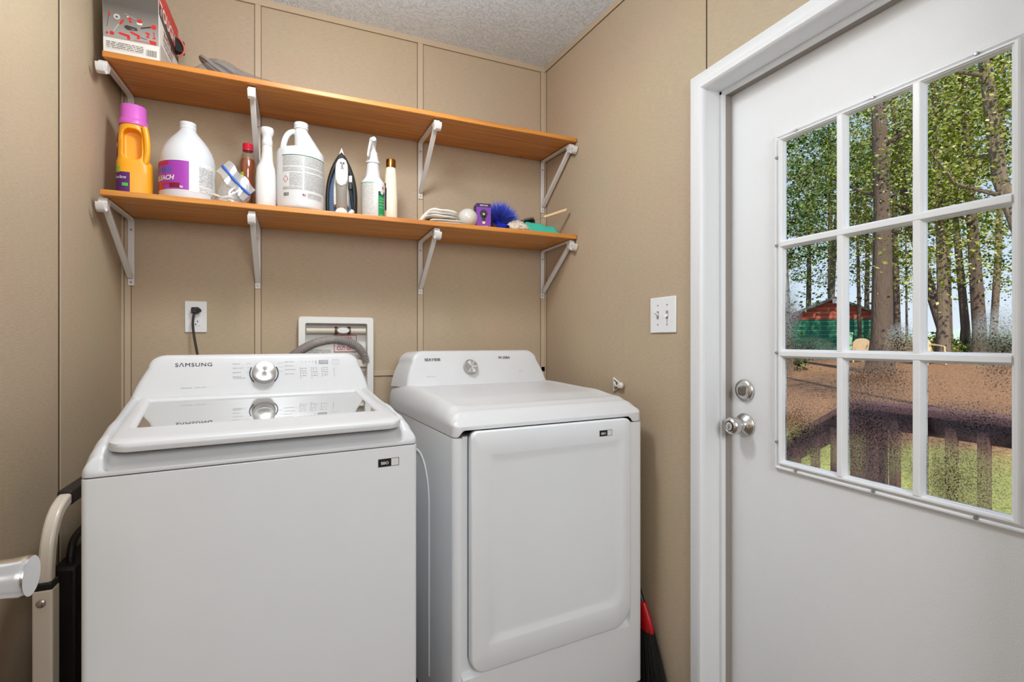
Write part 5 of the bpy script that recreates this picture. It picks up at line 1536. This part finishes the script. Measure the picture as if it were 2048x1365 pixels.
# red band with a curved lower edge over a dark stripe on the side face
top_ = []
def bandz(q): return .150 - .028 * math.sin(q * PI * .55)
Nn = 16
for (za, zb_, mm) in ((.026, .2, RD), (.0, .030, DGR2)):
    for i in range(Nn):
        q0, q1 = i / Nn, (i + 1) / Nn
        z00, z01 = bandz(q0) + za, bandz(q1) + za
        z10, z11 = (bandz(q0) + zb_, bandz(q1) + zb_) if mm is DGR2 else (bh - .001, bh - .001)
        mb.add([sm_(q0 * bd, z00), sm_(q1 * bd, z01), sm_(q1 * bd, z11), sm_(q0 * bd, z10)], [(0, 1, 2, 3)], mm)
mb.build('side_band', None, t, smooth=False)
letters('carton_brand', 'TOUGH', .055, lambda x, y: Vector((bw + .0013, .120 + x, .176 + y)), WHP, t, bold=.035, sx=1.15)
letters('carton_text', '20-VOLT MAX', .024, lambda x, y: Vector((bw + .0013, .135 + x, .118 + y)), mat('dark red print', (170, 44, 54), .4), t, bold=.02)
letters('carton_text', 'Lithium-Ion Cordless\n2-Tool Combo Kit', .0165, lambda x, y: Vector((bw + .0013, .120 + x, .090 + y)), DGR2, t, bold=.01)
mb = MB(); rect_on(mb, sm_, .02, .17, .008, .064, print_mat('side text', (222, 218, 212), (110, 104, 98), .0058, .42, .003)); mb.build('small_print', None, t, smooth=False)
MB().prism([(-.016, -.020), (.014, -.030), (.030, -.010), (.020, .024), (-.010, .030)], lambda a, b: (bw + .0, .235 + a * .5, .165 + b), lambda a, b: (bw + .030, .235 + a * .3, .158 + b * .8)).build('carry_flap', BLACKP, t, bevel=.003)
MB().tube(bez([(bw + .012, .226, .190), (bw + .042, .220, .160), (bw + .034, .222, .128), (bw + .008, .230, .125)], 14), .0032, seg=8).build('flap_edge', mat('salmon edge', (214, 110, 90), .5), t)

# clear bag with grey felt pads on the upper shelf
x, y = 0.395, -.232
t = thing('felt_pad_bag', 'flat clear plastic bag of grey-brown felt pads on the upper shelf', 'plastic bag', (x, y, zt(y)), 0)
FG = mat('grey brown felt', (136, 122, 114), .95, bump=.6, bscale=300)
random.seed(12)
k_ = 0
for (dx, dz, n_, sc_) in ((-.080, .006, 7, 1.75), (-.012, .004, 5, 1.25)):
    for k in range(n_):
        r_ = .026 * sc_; a = R(28 - 6 * k); cx_ = dx + k * .006
        o = MB().lathe([(r_ * .92, 0), (r_, .003), (r_, .010), (r_ * .9, .0125), (.0001, .0125)], seg=22).build('felt_pad', FG, t, angle=40)
        o.location = (cx_, -.012 + .006 * (k % 3), r_ * abs(math.sin(R(38 - 3 * k))) + dz + .002 * k); o.rotation_euler = (R(14 * (k % 2)), R(38 - 3 * k), 0)
BAGF = film_mat('clear crinkled film', (.95, .95, .96), .06, .05)
mb = MB(); NU, NV = 34, 10; vs = []; fs = []
for s_ in (0, 1):
    for i in range(NU + 1):
        for j in range(NV + 1):
            u, v = i / NU, j / NV
            hgt = lerp([(0, .002), (.06, .040), (.13, .068), (.24, .070), (.36, .052), (.50, .030), (.70, .012), (1, .003)], u) * (math.sin(PI * v) ** .5 if 0 < v < 1 else 0)
            hgt += .0018 * math.sin(40 * u + 7 * v) * math.sin(PI * v)
            vs.append((-.125 + .36 * u, -.075 + .15 * v + .003 * math.sin(19 * u), (.0015 + max(0, hgt)) if s_ == 0 else .0008))
n_ = NV + 1; K = (NU + 1) * n_
for i in range(NU):
    for j in range(NV):
        q = i * n_ + j; fs.append((q, q + n_, q + n_ + 1, q + 1)); fs.append((K + q, K + q + 1, K + q + n_ + 1, K + q + n_))
mb.add(vs, fs); mb.build('bag_film', BAGF, t, angle=80)
t.rotation_euler = (math.atan2(UB - UF, .312), 0, 0)

# ------------------------------------------------------------------ left side: folded step ladder and black tool case
t = thing('step_ladder', 'folded cream metal step stool with black hand grip left of the washer', 'step ladder', (0.088, 0, 0), 0)
CRL = mat('cream painted steel tube', (222, 212, 198), .3, coat=.2)
def sq_tube(pts, hx, hy, nm, m, parent, bev=.006):
    pts = [Vector(p) for p in pts]; L = []
    for i, p in enumerate(pts):
        d = (pts[min(i + 1, len(pts) - 1)] - pts[max(i - 1, 0)]).normalized(); nn = Vector((0, -d.z, d.y))
        L.append([p + Vector((-hx, 0, 0)) - nn * hy, p + Vector((hx, 0, 0)) - nn * hy, p + Vector((hx, 0, 0)) + nn * hy, p + Vector((-hx, 0, 0)) + nn * hy])
    return MB().loops(L).build(nm, m, parent, bevel=bev, seg=3, angle=40)
fr = [(0, -.845, .35), (0, -.845, .60)] + bez([(0, -.845, .64), (0, -.850, .782), (0, -.800, .814), (0, -.735, .818)], 16) + [(0, -.56, .820)] + bez([(0, -.54, .820), (0, -.47, .818), (0, -.445, .78), (0, -.445, .72)], 12) + [(0, -.445, .01)]
sq_tube(fr, .0125, .0135, 'frame_tube', CRL, t)
sq_tube([(0, -.752, .8192), (0, -.572, .8212)], .0150, .0175, 'hand_grip', mat('black foam grip', (40, 34, 32), .55, bump=.6, bscale=200), t, bev=.005)
letters('grip_text', 'Rest', .020, lambda a, b: Vector((.0156, -.665 + a, .821 + b)), LABELW, t, bold=.02, shear=.3)
for yy in (-.850,):
    sq_tube([(.001, yy, .0), (.001, yy, .655)], .0175, .0185, 'front_leg', CRL, t, bev=.004)
sq_tube([(.001, -.440, .0), (.001, -.440, .60)], .0160, .0175, 'front_leg', CRL, t, bev=.004)
sq_tube([(.001, -.850, .652), (.001, -.850, .668)], .0165, .0175, 'leg_end_cap', BLACKP, t, bev=.003)
MB().lathe([(.0085, 0), (.0085, .003), (.006, .005), (.0001, .0055)], axis='y', seg=20).build('rivet', CHROME, t)
o = t.children[-1]
for v in o.data.vertices: v.co = Vector((v.co.x, -.8690 - v.co.y, .628 + v.co.z))
for z in (.10, .28):
    MB().box((-.010, -.835, z - .010), (.012, -.455, z + .010)).build('step_tread', CRL, t, bevel=.003)
t2 = thing('tool_case', 'black plastic tool case with handle standing behind the step stool', 'tool case', (0.0, 0, 0), 0)
BC = mat('black case plastic', (26, 23, 21), .45, bump=.5, bscale=240)
MB().box((.006, -.60, 0), (.062, -.16, .600)).build('case_shell', BC, t2, bevel=.008)
MB().tube(bez([(.034, -.555, .594), (.034, -.550, .650), (.034, -.535, .660), (.034, -.44, .662)], 10) + bez([(.034, -.40, .662), (.034, -.32, .660), (.034, -.30, .650), (.034, -.295, .594)], 10), .0095, seg=12).build('case_handle', BC, t2)

# ------------------------------------------------------------------ broom in the gap right of the dryer
t = thing('broom', 'broom with black bristles and red head between dryer and right wall', 'broom', (1.7085, -.8300, 0), 0)
mb = MB(); random.seed(17)
for i in range(520):
    a = random.uniform(-1, 1); b = random.uniform(-1, 1)
    s_ = Vector((b * .010, a * .026, .215)); e_ = Vector((b * .020, -.020 + a * .085, .004 + random.random() * .012))
    w = Vector((.0009, 0, 0)); w2 = Vector((0, .0009, 0))
    mb.add([s_ + w, s_ + w2, s_ - w, s_ - w2, e_ + w, e_ + w2, e_ - w, e_ - w2], [(0, 1, 5, 4), (1, 2, 6, 5), (2, 3, 7, 6), (3, 0, 4, 7), (4, 5, 6, 7)])
o = mb.build('bristles', mat('black broom bristle', (22, 20, 20), .5), t, smooth=False); o['kind'] = 'stuff'
L = []
for z, rx, ry, yy in ((.185, .0145, .036, -.006), (.205, .0150, .036, -.004), (.230, .0140, .028, .002), (.255, .0125, .020, .008), (.275, .0115, .0125, .014)):
    L.append([(rx * math.cos(2 * PI * j / 24), yy + ry * math.sin(2 * PI * j / 24), z) for j in range(24)])
MB().loops(L).build('broom_head', mat('red broom plastic', (176, 16, 26), .4), t, bevel=.002)
MB().tube([(0, .012, .262), (.004, .100, .40), (.006, .42, .90)], .0095, seg=14).build('broom_handle', BLACKP, t)

# ------------------------------------------------------------------ outdoors: ground, deck railing, shed, trees
GT = [(-40, -.62), (2, -.62), (6, -.48), (10, -.22), (16.7, .17), (22, .47), (28, .62), (60, .80), (500, 1.0)]
gz = lambda x: lerp(GT, x)
mb = MB(); xs = [1.9, 2.5, 4, 6, 8, 10, 12, 14, 16.7, 19, 22, 25, 28, 34, 45, 60, 120, 300]; ys = [-140, -80, -40, -20, -12, -6, 0, 6, 12, 18, 24, 32, 60, 120, 200]
random.seed(31)
vs = [(x, y, gz(x) + (random.uniform(-.04, .04) if 5 < x < 40 else 0)) for x in xs for y in ys]
n_ = len(ys); mb.add(vs, [(i * n_ + j, (i + 1) * n_ + j, (i + 1) * n_ + j + 1, i * n_ + j + 1) for i in range(len(xs) - 1) for j in range(n_ - 1)])
# closing skirt so that the ground has body
gr = mb.build('ground', ground_mat(), smooth=True, angle=80)
gr['kind'] = 'structure'; gr['label'] = 'yard of brown leaf litter with grass near the deck'
DECKM = mat('purple brown stained deck wood', (92, 62, 66), .7, var=.15, vscale=30, stretch=(1, 1, .2), bump=.4, bscale=120)
t = thing('deck', 'purple brown wooden deck floor outside the door', 'deck', (1.9, -1.4, -.10))
for k in range(11):
    MB().box((.02 + k * .148, -2.2, -.035), (.16 + k * .148, .95, 0)).build('deck_board', DECKM, t, bevel=.003)
for (a, b) in ((.1, -2.1), (1.55, -2.1), (.1, .85), (1.55, .85)):
    MB().box((a - .045, b - .045, -.56), (a + .045, b + .045, -.035)).build('deck_post', DECKM, t)
RX = 3.500
t = thing('deck_railing', 'purple brown wooden deck railing with square balusters, behind the right panes', 'railing', (RX, -.42, -.10))
MB().box((-.075, -2.9, .915), (.075, .02, .953)).build('top_rail', DECKM, t, bevel=.004)
MB().box((-.018, -2.9, .815), (.020, .0, .915)).build('rail_board', DECKM, t, bevel=.003)
MB().box((-.018, -2.9, .07), (.020, .0, .16)).build('bottom_rail', DECKM, t, bevel=.003)
MB().box((-.055, -.125, .0), (.075, .0, .915)).build('corner_post', DECKM, t, bevel=.004)
for k in range(20):
    y = -.2205 - k * .1235
    if k == 9: continue
    MB().box((-.055, y - .020, .03), (-.018, y + .020, .90)).build('baluster', DECKM, t, bevel=.002)
t = thing('stair_railing', 'sloping stair railing beyond the deck corner, behind the lower left panes', 'railing', (RX + .04, -.40, -.10))
def slope_bar(y0, z0, y1, z1, hx, th, nm, off=0):
    MB().loops([[(-hx + off, y0, z0), (hx + off, y0, z0), (hx + off, y0, z0 + th), (-hx + off, y0, z0 + th)], [(-hx + off, y1, z1), (hx + off, y1, z1), (hx + off, y1, z1 + th), (-hx + off, y1, z1 + th)]]).build(nm, DECKM, t, bevel=.003)
slope_bar(.01, .905, 1.25, .05, .070, .040, 'top_rail'); slope_bar(.01, .775, 1.25, -.08, .019, .125, 'rail_board')
slope_bar(.01, .13, 1.25, -.42, .019, .09, 'bottom_rail')
for k in range(9):
    y = .10 + k * .125; z = .78 - (y - .01) * .69
    MB().box((-.055, y - .020, max(-.50, z - .72)), (-.019, y + .020, z + .06)).build('baluster', DECKM, t, bevel=.002)
MB().box((-.045, 1.22, -.52), (.045, 1.31, .15)).build('newel_post', DECKM, t, bevel=.003)

# shed
SHX, SHY = 27.24, 15.67
t = thing('garden_shed', 'green wooden shed with red brown gable under a grey roof', 'shed', (SHX, SHY, gz(SHX) - .02), R(-56 + 12))
def siding(rgb, nm):
    m, n, l, p = new_mat(nm)
    tc = n.new('ShaderNodeTexCoord'); sp = n.new('ShaderNodeSeparateXYZ'); l.new(tc.outputs['Object'], sp.inputs[0])
    w = n.new('ShaderNodeMath'); w.operation = 'FRACT'; d = n.new('ShaderNodeMath'); d.operation = 'DIVIDE'; d.inputs[1].default_value = .24
    l.new(sp.outputs[2], d.inputs[0]); l.new(d.outputs[0], w.inputs[0])
    g = n.new('ShaderNodeMath'); g.operation = 'GREATER_THAN'; g.inputs[1].default_value = .9; l.new(w.outputs[0], g.inputs[0])
    nz = n.new('ShaderNodeTexNoise'); nz.inputs['Scale'].default_value = 2; l.new(tc.outputs['Object'], nz.inputs['Vector'])
    c = srgb(*rgb); mx = n.new('ShaderNodeMixRGB'); mx.inputs[1].default_value = c; mx.inputs[2].default_value = (min(1, c[0] * 2.2 + .1), min(1, c[1] * 1.7 + .1), min(1, c[2] * 1.9 + .1), 1)
    l.new(g.outputs[0], mx.inputs[0]); l.new(mx.outputs[0], p.inputs['Base Color']); p.inputs['Roughness'].default_value = .8
    return m
GS = siding((44, 118, 88), 'green siding'); RS = siding((172, 88, 66), 'red siding')
hw, dp, he, hp = 2.45, 4.2, 1.78, 2.85
MB().box((-hw, 0, 0), (hw, dp, he)).build('walls', GS, t, smooth=False)
MB().prism([(-hw, he), (hw, he), (0, hp)], lambda a, b: (a, -.01, b), lambda a, b: (a, dp, b)).build('gable', RS, t, smooth=False)
SHG = mat('grey shingle', (118, 122, 116), .9, bump=.5, bscale=60, var=.2)
for s_ in (-1, 1):
    MB().prism([(0, hp + .02), (s_ * (hw + .35), he - .16), (s_ * (hw + .35), he - .06), (0, hp + .13)], lambda a, b: (a, -.35, b), lambda a, b: (a, dp + .3, b)).build('roof_slope', SHG, t, smooth=False)
MB().box((-.14, -.37, hp - .22), (.14, -.34, hp + .02)).build('gable_vent', LABELW, t)
MB().box((.9, -.03, 0), (1.8, -.005, 1.72)).build('shed_door', GS, t, smooth=False)

# lidded bin, chairs, grill
t = thing('garden_bin', 'tall pale green bin standing in front of the shed', 'bin', (22.1, 11.75, gz(22.1)), R(-56))
MB().loops([rr_ for rr_ in [[(x * .9, y * .9, 0) for x, y in rrect(-.28, .28, -.30, .30, .05)], [(x, y, 1.0) for x, y in rrect(-.28, .28, -.30, .30, .05)]]]).build('bin_body', mat('mint plastic', (150, 200, 160), .5), t)
MB().loops([[(x * s_, y * s_, z) for x, y in rrect(-.30, .30, -.32, .32, .06)] for s_, z in ((1, .99), (1.02, 1.03), (.9, 1.09))]).build('bin_lid', mat('mint lid', (160, 208, 170), .5), t)
TAN = mat('tan resin', (196, 172, 140), .6)
def patio_chair(x, y, rz, label, m):
    t = thing('patio_chair', label, 'chair', (x, y, gz(x) - .01), rz, 'patio chairs in the yard')
    MB().box((-.26, -.26, .40), (.26, .24, .44)).build('seat', m, t, bevel=.015)
    MB().loops([[(a, .22 + .06 * abs(q) * 0 + k * .10, .42 + k * .50 * (1 - .35 * (abs(a) / .3) ** 3)) for a in [-.30 + .06 * i for i in range(11)]] + [(a, .27 + k * .10, .42 + k * .50 * (1 - .35 * (abs(a) / .3) ** 3)) for a in [.30 - .06 * i for i in range(11)]] for k, q in ((0, 0), (.5, 0), (1, 0))]).build('backrest', m, t)
    for s_ in (-1, 1):
        MB().tube([(s_ * .28, .28, .68), (s_ * .31, .0, .66), (s_ * .30, -.26, .62), (s_ * .29, -.30, .30), (s_ * .30, -.32, 0)], .028, seg=8).build('armrest', m, t)
        MB().tube([(s_ * .24, .24, .42), (s_ * .27, .30, 0)], .026, seg=8).build('leg', m, t)
patio_chair(20.4, 10.15, R(-56 + 200), 'pale tan patio chair left of the big oak trunk', TAN)
patio_chair(20.6, 7.88, R(-56 + 30), 'tan patio chair right of the big oak, beside a leaning trunk', TAN)
t = thing('grill', 'dark covered grill standing behind the big oak trunk', 'grill', (23.1, 10.62, gz(23.1)), R(-56))
MB().box((-.75, -.28, .45), (.75, .28, .62)).build('side_shelf', BLACKP, t, bevel=.02)
MB().lathe([(.30, -.38), (.34, -.36), (.34, .36), (.30, .38)], axis='x', c=(0, 0, .72), seg=20).build('hood', BLACKP, t)
MB().box((-.40, -.25, .0), (.40, .25, .50)).build('cabinet', BLACKP, t, bevel=.02)

BARK = mat('grey brown bark', (92, 78, 68), .95, bump=1.0, bscale=26, var=.35, vscale=16, stretch=(1, 1, .18))
BARK2 = mat('paler bark', (112, 98, 84), .95, bump=1.0, bscale=26, var=.3, vscale=16, stretch=(1, 1, .2))
for b_ in (BARK, BARK2):
    for nd in b_.node_tree.nodes:
        if nd.type == 'BUMP': nd.inputs['Distance'].default_value = .04
LEAFS = [leaf_mat('yellow green leaves', (58, 72, 22), (116, 128, 44), (222, 222, 150)), leaf_mat('mid green leaves', (44, 66, 26), (88, 112, 46), (188, 198, 124)), leaf_mat('deep green leaves', (34, 56, 32), (68, 94, 52), (150, 172, 116))]
def trunk_mb(pts, radii, seed, seg=20):
    rnd = random.Random(seed); mb = MB(); P = [Vector(p) for p in pts]; L = []
    Q = []; RR = []
    for i in range(len(P) - 1):
        for k in range(6):
            u = k / 6; Q.append(P[i].lerp(P[i + 1], u)); RR.append(radii[i] + (radii[i + 1] - radii[i]) * u)
    Q.append(P[-1]); RR.append(radii[-1])
    ph = [rnd.uniform(0, 6) for _ in range(4)]
    for i, (p, r) in enumerate(zip(Q, RR)):
        L.append([(p.x + r * (1 + .07 * math.sin(3 * a + ph[0] + i * .25) + .05 * math.sin(5 * a + ph[1] - i * .4)) * math.cos(a), p.y + r * (1 + .07 * math.sin(3 * a + ph[0] + i * .25) + .05 * math.sin(5 * a + ph[1] - i * .4)) * math.sin(a), p.z) for a in [2 * PI * j / seg for j in range(seg)]])
    return mb.loops(L)
def leaves_mesh(name, centers, n_per, spread, size, m, parent, seed):
    rng = np.random.default_rng(seed)
    C = np.repeat(np.array(centers), n_per, axis=0)
    C = C + rng.normal(size=C.shape) * np.array([spread, spread, spread * .55])
    N = len(C)
    a = rng.normal(size=(N, 3)); a[:, 2] *= .5; a /= np.linalg.norm(a, axis=1)[:, None]
    h = rng.normal(size=(N, 3)); h[:, 2] += .8; b = np.cross(a, h); b /= np.linalg.norm(b, axis=1)[:, None]
    s = size * rng.uniform(.6, 1.25, size=(N, 1))
    V = np.stack([C - a * s * .5, C + b * s * .34 - a * s * .05, C + a * s * .5, C - b * s * .34 - a * s * .05], axis=1).reshape(-1, 3)
    me = bpy.data.meshes.new(name)
    me.vertices.add(4 * N); me.loops.add(4 * N); me.polygons.add(N)
    me.vertices.foreach_set('co', V.astype(np.float32).ravel())
    me.loops.foreach_set('vertex_index', np.arange(4 * N, dtype=np.int32))
    me.polygons.foreach_set('loop_start', np.arange(0, 4 * N, 4, dtype=np.int32))
    me.polygons.foreach_set('loop_total', np.full(N, 4, dtype=np.int32))
    me.update(calc_edges=True); me.validate()
    me.materials.append(m)
    o = bpy.data.objects.new(name, me); COL.objects.link(o); o.parent = parent
    return o
def tree(name, label, x, y, r, h, lean, seed, crown, dens, lm, bark, flare=1.25, size=.17, limbs=4, group='trees in the yard'):
    """lean: list of (dz, dx, dy) trunk offsets; crown: (zmin, zmax, radius)"""
    t = thing(name, label, 'tree', (x, y, gz(x) - .05), 0, group)
    rnd = random.Random(seed)
    pts = [(0, 0, -.1), (0, 0, .35), (0, 0, 1.2)] + [(dx, dy, z) for z, dx, dy in lean]
    rad = [r * flare * 1.25, r * flare, r] + [r * (1 - .55 * z / h) for z, dx, dy in lean]
    trunk_mb(pts, rad, seed).build('trunk', bark, t, angle=80)
    top = lean[-1]
    def axis(z):
        tab = [(0, (0, 0))] + [(q[0], (q[1], q[2])) for q in lean]
        for (a, p), (b, q) in zip(tab, tab[1:]):
            if z <= b: u = (z - a) / max(.01, b - a); return (p[0] + (q[0] - p[0]) * u, p[1] + (q[1] - p[1]) * u)
        return tab[-1][1]
    cents = []
    for k in range(limbs):
        z = crown[0] * .9 + (min(h, crown[1]) - crown[0]) * (k + .3) / limbs * .8
        a = rnd.uniform(0, 2 * PI); ax_ = axis(z); L_ = crown[2] * rnd.uniform(.6, 1.0)
        p0 = Vector((ax_[0], ax_[1], z)); p1 = p0 + Vector((math.cos(a), math.sin(a), .35)) * L_ * .5; p2 = p0 + Vector((math.cos(a + .3), math.sin(a + .3), .55)) * L_
        MB().tube([p0, p1, p2], [r * .30, r * .18, r * .06], seg=8).build('limb', bark, t)
        for q in range(4): cents.append(tuple(p1.lerp(p2, q / 3)))
    for k in range(dens):
        z = crown[0] + (crown[1] - crown[0]) * rnd.random() ** .9
        rr_ = crown[2] * math.sqrt(rnd.random()) * (.75 + .25 * math.sin(z))
        a = rnd.uniform(0, 2 * PI); ax_ = axis(z)
        cents.append((ax_[0] + rr_ * math.cos(a), ax_[1] + rr_ * math.sin(a), z))
    for k in range(int(dens * .16)):
        z = crown[0] * (.60 + .4 * rnd.random()); a = rnd.uniform(0, 2 * PI); ax_ = axis(z); rr_ = crown[2] * rnd.uniform(.2, 1.0)
        cents.append((ax_[0] + rr_ * math.cos(a), ax_[1] + rr_ * math.sin(a), z))
    leaves_mesh('foliage', cents, 62, .36, size * .70, lm, t, seed)
    return t
Lf = LEAFS
tree('oak_tree', 'big oak with thick rough trunk, straight behind the middle panes', 16.9, 7.27, .275, 13, [(5, .05, .0), (9, .12, .15), (13, .3, .3)], 1, (5.6, 13, 3.4), 60, Lf[1], BARK, flare=1.35, size=.14)
specs = [
 ('slender tree at the far left edge of the glass', 16.0, 9.75, .15, 11, [(4, .0, .1), (11, .2, .5)], (3.6, 11, 2.8), 75, 2, 1),
 ('thin straight tree behind the shed, left of its ridge', 29.5, 18.8, .15, 12, [(6, .1, 0), (12, .3, .3)], (6, 13, 3.2), 70, 1, 0),
 ('forked pale tree behind the right half of the shed', 29.0, 17.1, .19, 13, [(6, .2, -.1), (13, .6, -.6)], (5.2, 13, 3.4), 75, 1, 1),
 ('very thin tree just left of the big oak', 27.5, 14.5, .09, 11, [(6, .0, .1), (11, .1, .2)], (6.5, 12, 2.4), 40, 0, 0),
 ('thin grey tree touching the big oak on its left', 30.2, 15.8, .13, 12, [(6, .1, .0), (12, .1, .3)], (6.5, 13, 2.6), 40, 2, 1),
 ('slim tree just right of the big oak', 27.1, 12.5, .145, 12, [(6, .0, .1), (12, .2, .2)], (5.6, 13, 2.8), 55, 1, 0),
 ('wispy sapling near the right edge of the middle panes', 32.5, 15.0, .06, 9, [(5, .1, .1), (9, .2, .2)], (3.2, 9.5, 1.6), 26, 0, 0),
 ('dark trunk leaning left behind the tan patio chair', 23.4, 8.85, .20, 11, [(3.0, .15, .55), (6, .3, 1.4), (11, .4, 2.0)], (5.2, 11.5, 2.6), 50, 0, 0),
 ('pale trunk standing over the tan patio chair', 21.6, 7.95, .165, 12, [(5, .1, .15), (12, .3, .5)], (5.0, 12, 2.8), 70, 0, 1),
 ('bluish thin trunk in the middle of the right panes', 27.6, 10.05, .16, 12, [(5, .1, .35), (12, .3, .9)], (5.4, 12.5, 2.6), 50, 1, 0),
 ('stout tree right of centre behind the right panes', 22.0, 7.12, .185, 13, [(5, .1, .25), (13, .4, .8)], (4.8, 13, 3.0), 80, 0, 0),
 ('ivy covered trunk near the right edge of the glass', 26.8, 8.75, .13, 12, [(4, -.05, -.15), (12, .1, -.3)], (4.6, 12, 2.4), 55, 1, 1)]
for k, (lb, x, y, r, h, lean, crown, dens, li, bi) in enumerate(specs):
    tree('yard_tree', lb, x, y, r, h, lean, 40 + k, crown, dens, Lf[li], (BARK, BARK2)[bi])
# far taller trees beyond the shed
for k, (x, y, lb) in enumerate(((36.0, 27.0, 'tall dense tree far behind the shed, leftmost of the distant ones'), (40.0, 24.5, 'tall dense tree far behind the shed ridge'), (44.0, 22.0, 'distant tree seen just left of the big oak'), (45.0, 19.0, 'distant tree seen just right of the big oak'))):
    tree('distant_tree', lb, x, y, .22, 18, [(8, .1, .1), (18, .4, .4)], 80 + k, (9.5, 21, 5.0), 110, Lf[(k + 1) % 3], BARK, size=.30, limbs=3, group='tall trees beyond the yard')
# leaf sprays hanging into the view from trees beside the house
tree('near_tree', 'leafy tree close to the house, its twigs filling the upper right panes', 10.6, 1.1, .13, 9, [(4, .3, .9), (9, .4, 1.4)], 99, (3.9, 9, 2.0), 110, Lf[0], BARK2, size=.095, limbs=6)
# shrubs
def shrub(x, y, r, h, lb, seed, li):
    t = thing('shrub', lb, 'shrub', (x, y, gz(x) - .03), 0, 'low shrubs at the yard edge')
    rnd = random.Random(seed)
    c = [(r * math.sqrt(rnd.random()) * math.cos(a), r * math.sqrt(rnd.random()) * math.sin(a), h * (.15 + .75 * rnd.random())) for a in [rnd.uniform(0, 6.28) for _ in range(26)]]
    leaves_mesh('foliage', c, 22, .16, .15, Lf[li], t, seed)
    for k in range(4): MB().tube([(0, 0, 0), (r * .4 * math.cos(k * 1.6), r * .4 * math.sin(k * 1.6), h * .7)], .018, seg=6).build('stem', BARK, t)
shrub(26.5, 11.0, .9, .95, 'low bright shrub left of the pale trunk', 1, 0)
shrub(27.6, 9.2, 1.0, .75, 'low dark shrub between the thin bluish trunk and the stout tree', 2, 2)
shrub(27.2, 10.6, .9, .70, 'low green shrub left of the thin bluish trunk', 3, 1)
shrub(24.0, 7.2, .8, .9, 'leafy shrub at the foot of the stout tree', 4, 2)
shrub(23.6, 5.9, .9, 1.1, 'dark shrub at the far right edge of the glass', 5, 2)
shrub(16.4, 10.2, .7, 1.5, 'shrub at the left edge in front of the shed', 6, 2)
shrub(25.6, 12.2, .8, 1.0, 'grey green shrub right of the grill', 7, 1)
# stone edging and distant band of field and trees
t = thing('stone_edging', 'low grey stone edging across the far lawn', 'edging', (22.3, 6.7, gz(22.3)), R(-58))
STN = mat('grey stone', (150, 148, 144), .9, bump=.6, bscale=20)
for k in range(14):
    MB().loops([[(x + k * .32 - 2.2, y, z) for x, y in rrect(-.155 * s_, .155 * s_, -.12 * s_, .12 * s_, .04)] for s_, z in ((1, -.05), (1, .10), (.8, .15))]).build('stone', STN, t)
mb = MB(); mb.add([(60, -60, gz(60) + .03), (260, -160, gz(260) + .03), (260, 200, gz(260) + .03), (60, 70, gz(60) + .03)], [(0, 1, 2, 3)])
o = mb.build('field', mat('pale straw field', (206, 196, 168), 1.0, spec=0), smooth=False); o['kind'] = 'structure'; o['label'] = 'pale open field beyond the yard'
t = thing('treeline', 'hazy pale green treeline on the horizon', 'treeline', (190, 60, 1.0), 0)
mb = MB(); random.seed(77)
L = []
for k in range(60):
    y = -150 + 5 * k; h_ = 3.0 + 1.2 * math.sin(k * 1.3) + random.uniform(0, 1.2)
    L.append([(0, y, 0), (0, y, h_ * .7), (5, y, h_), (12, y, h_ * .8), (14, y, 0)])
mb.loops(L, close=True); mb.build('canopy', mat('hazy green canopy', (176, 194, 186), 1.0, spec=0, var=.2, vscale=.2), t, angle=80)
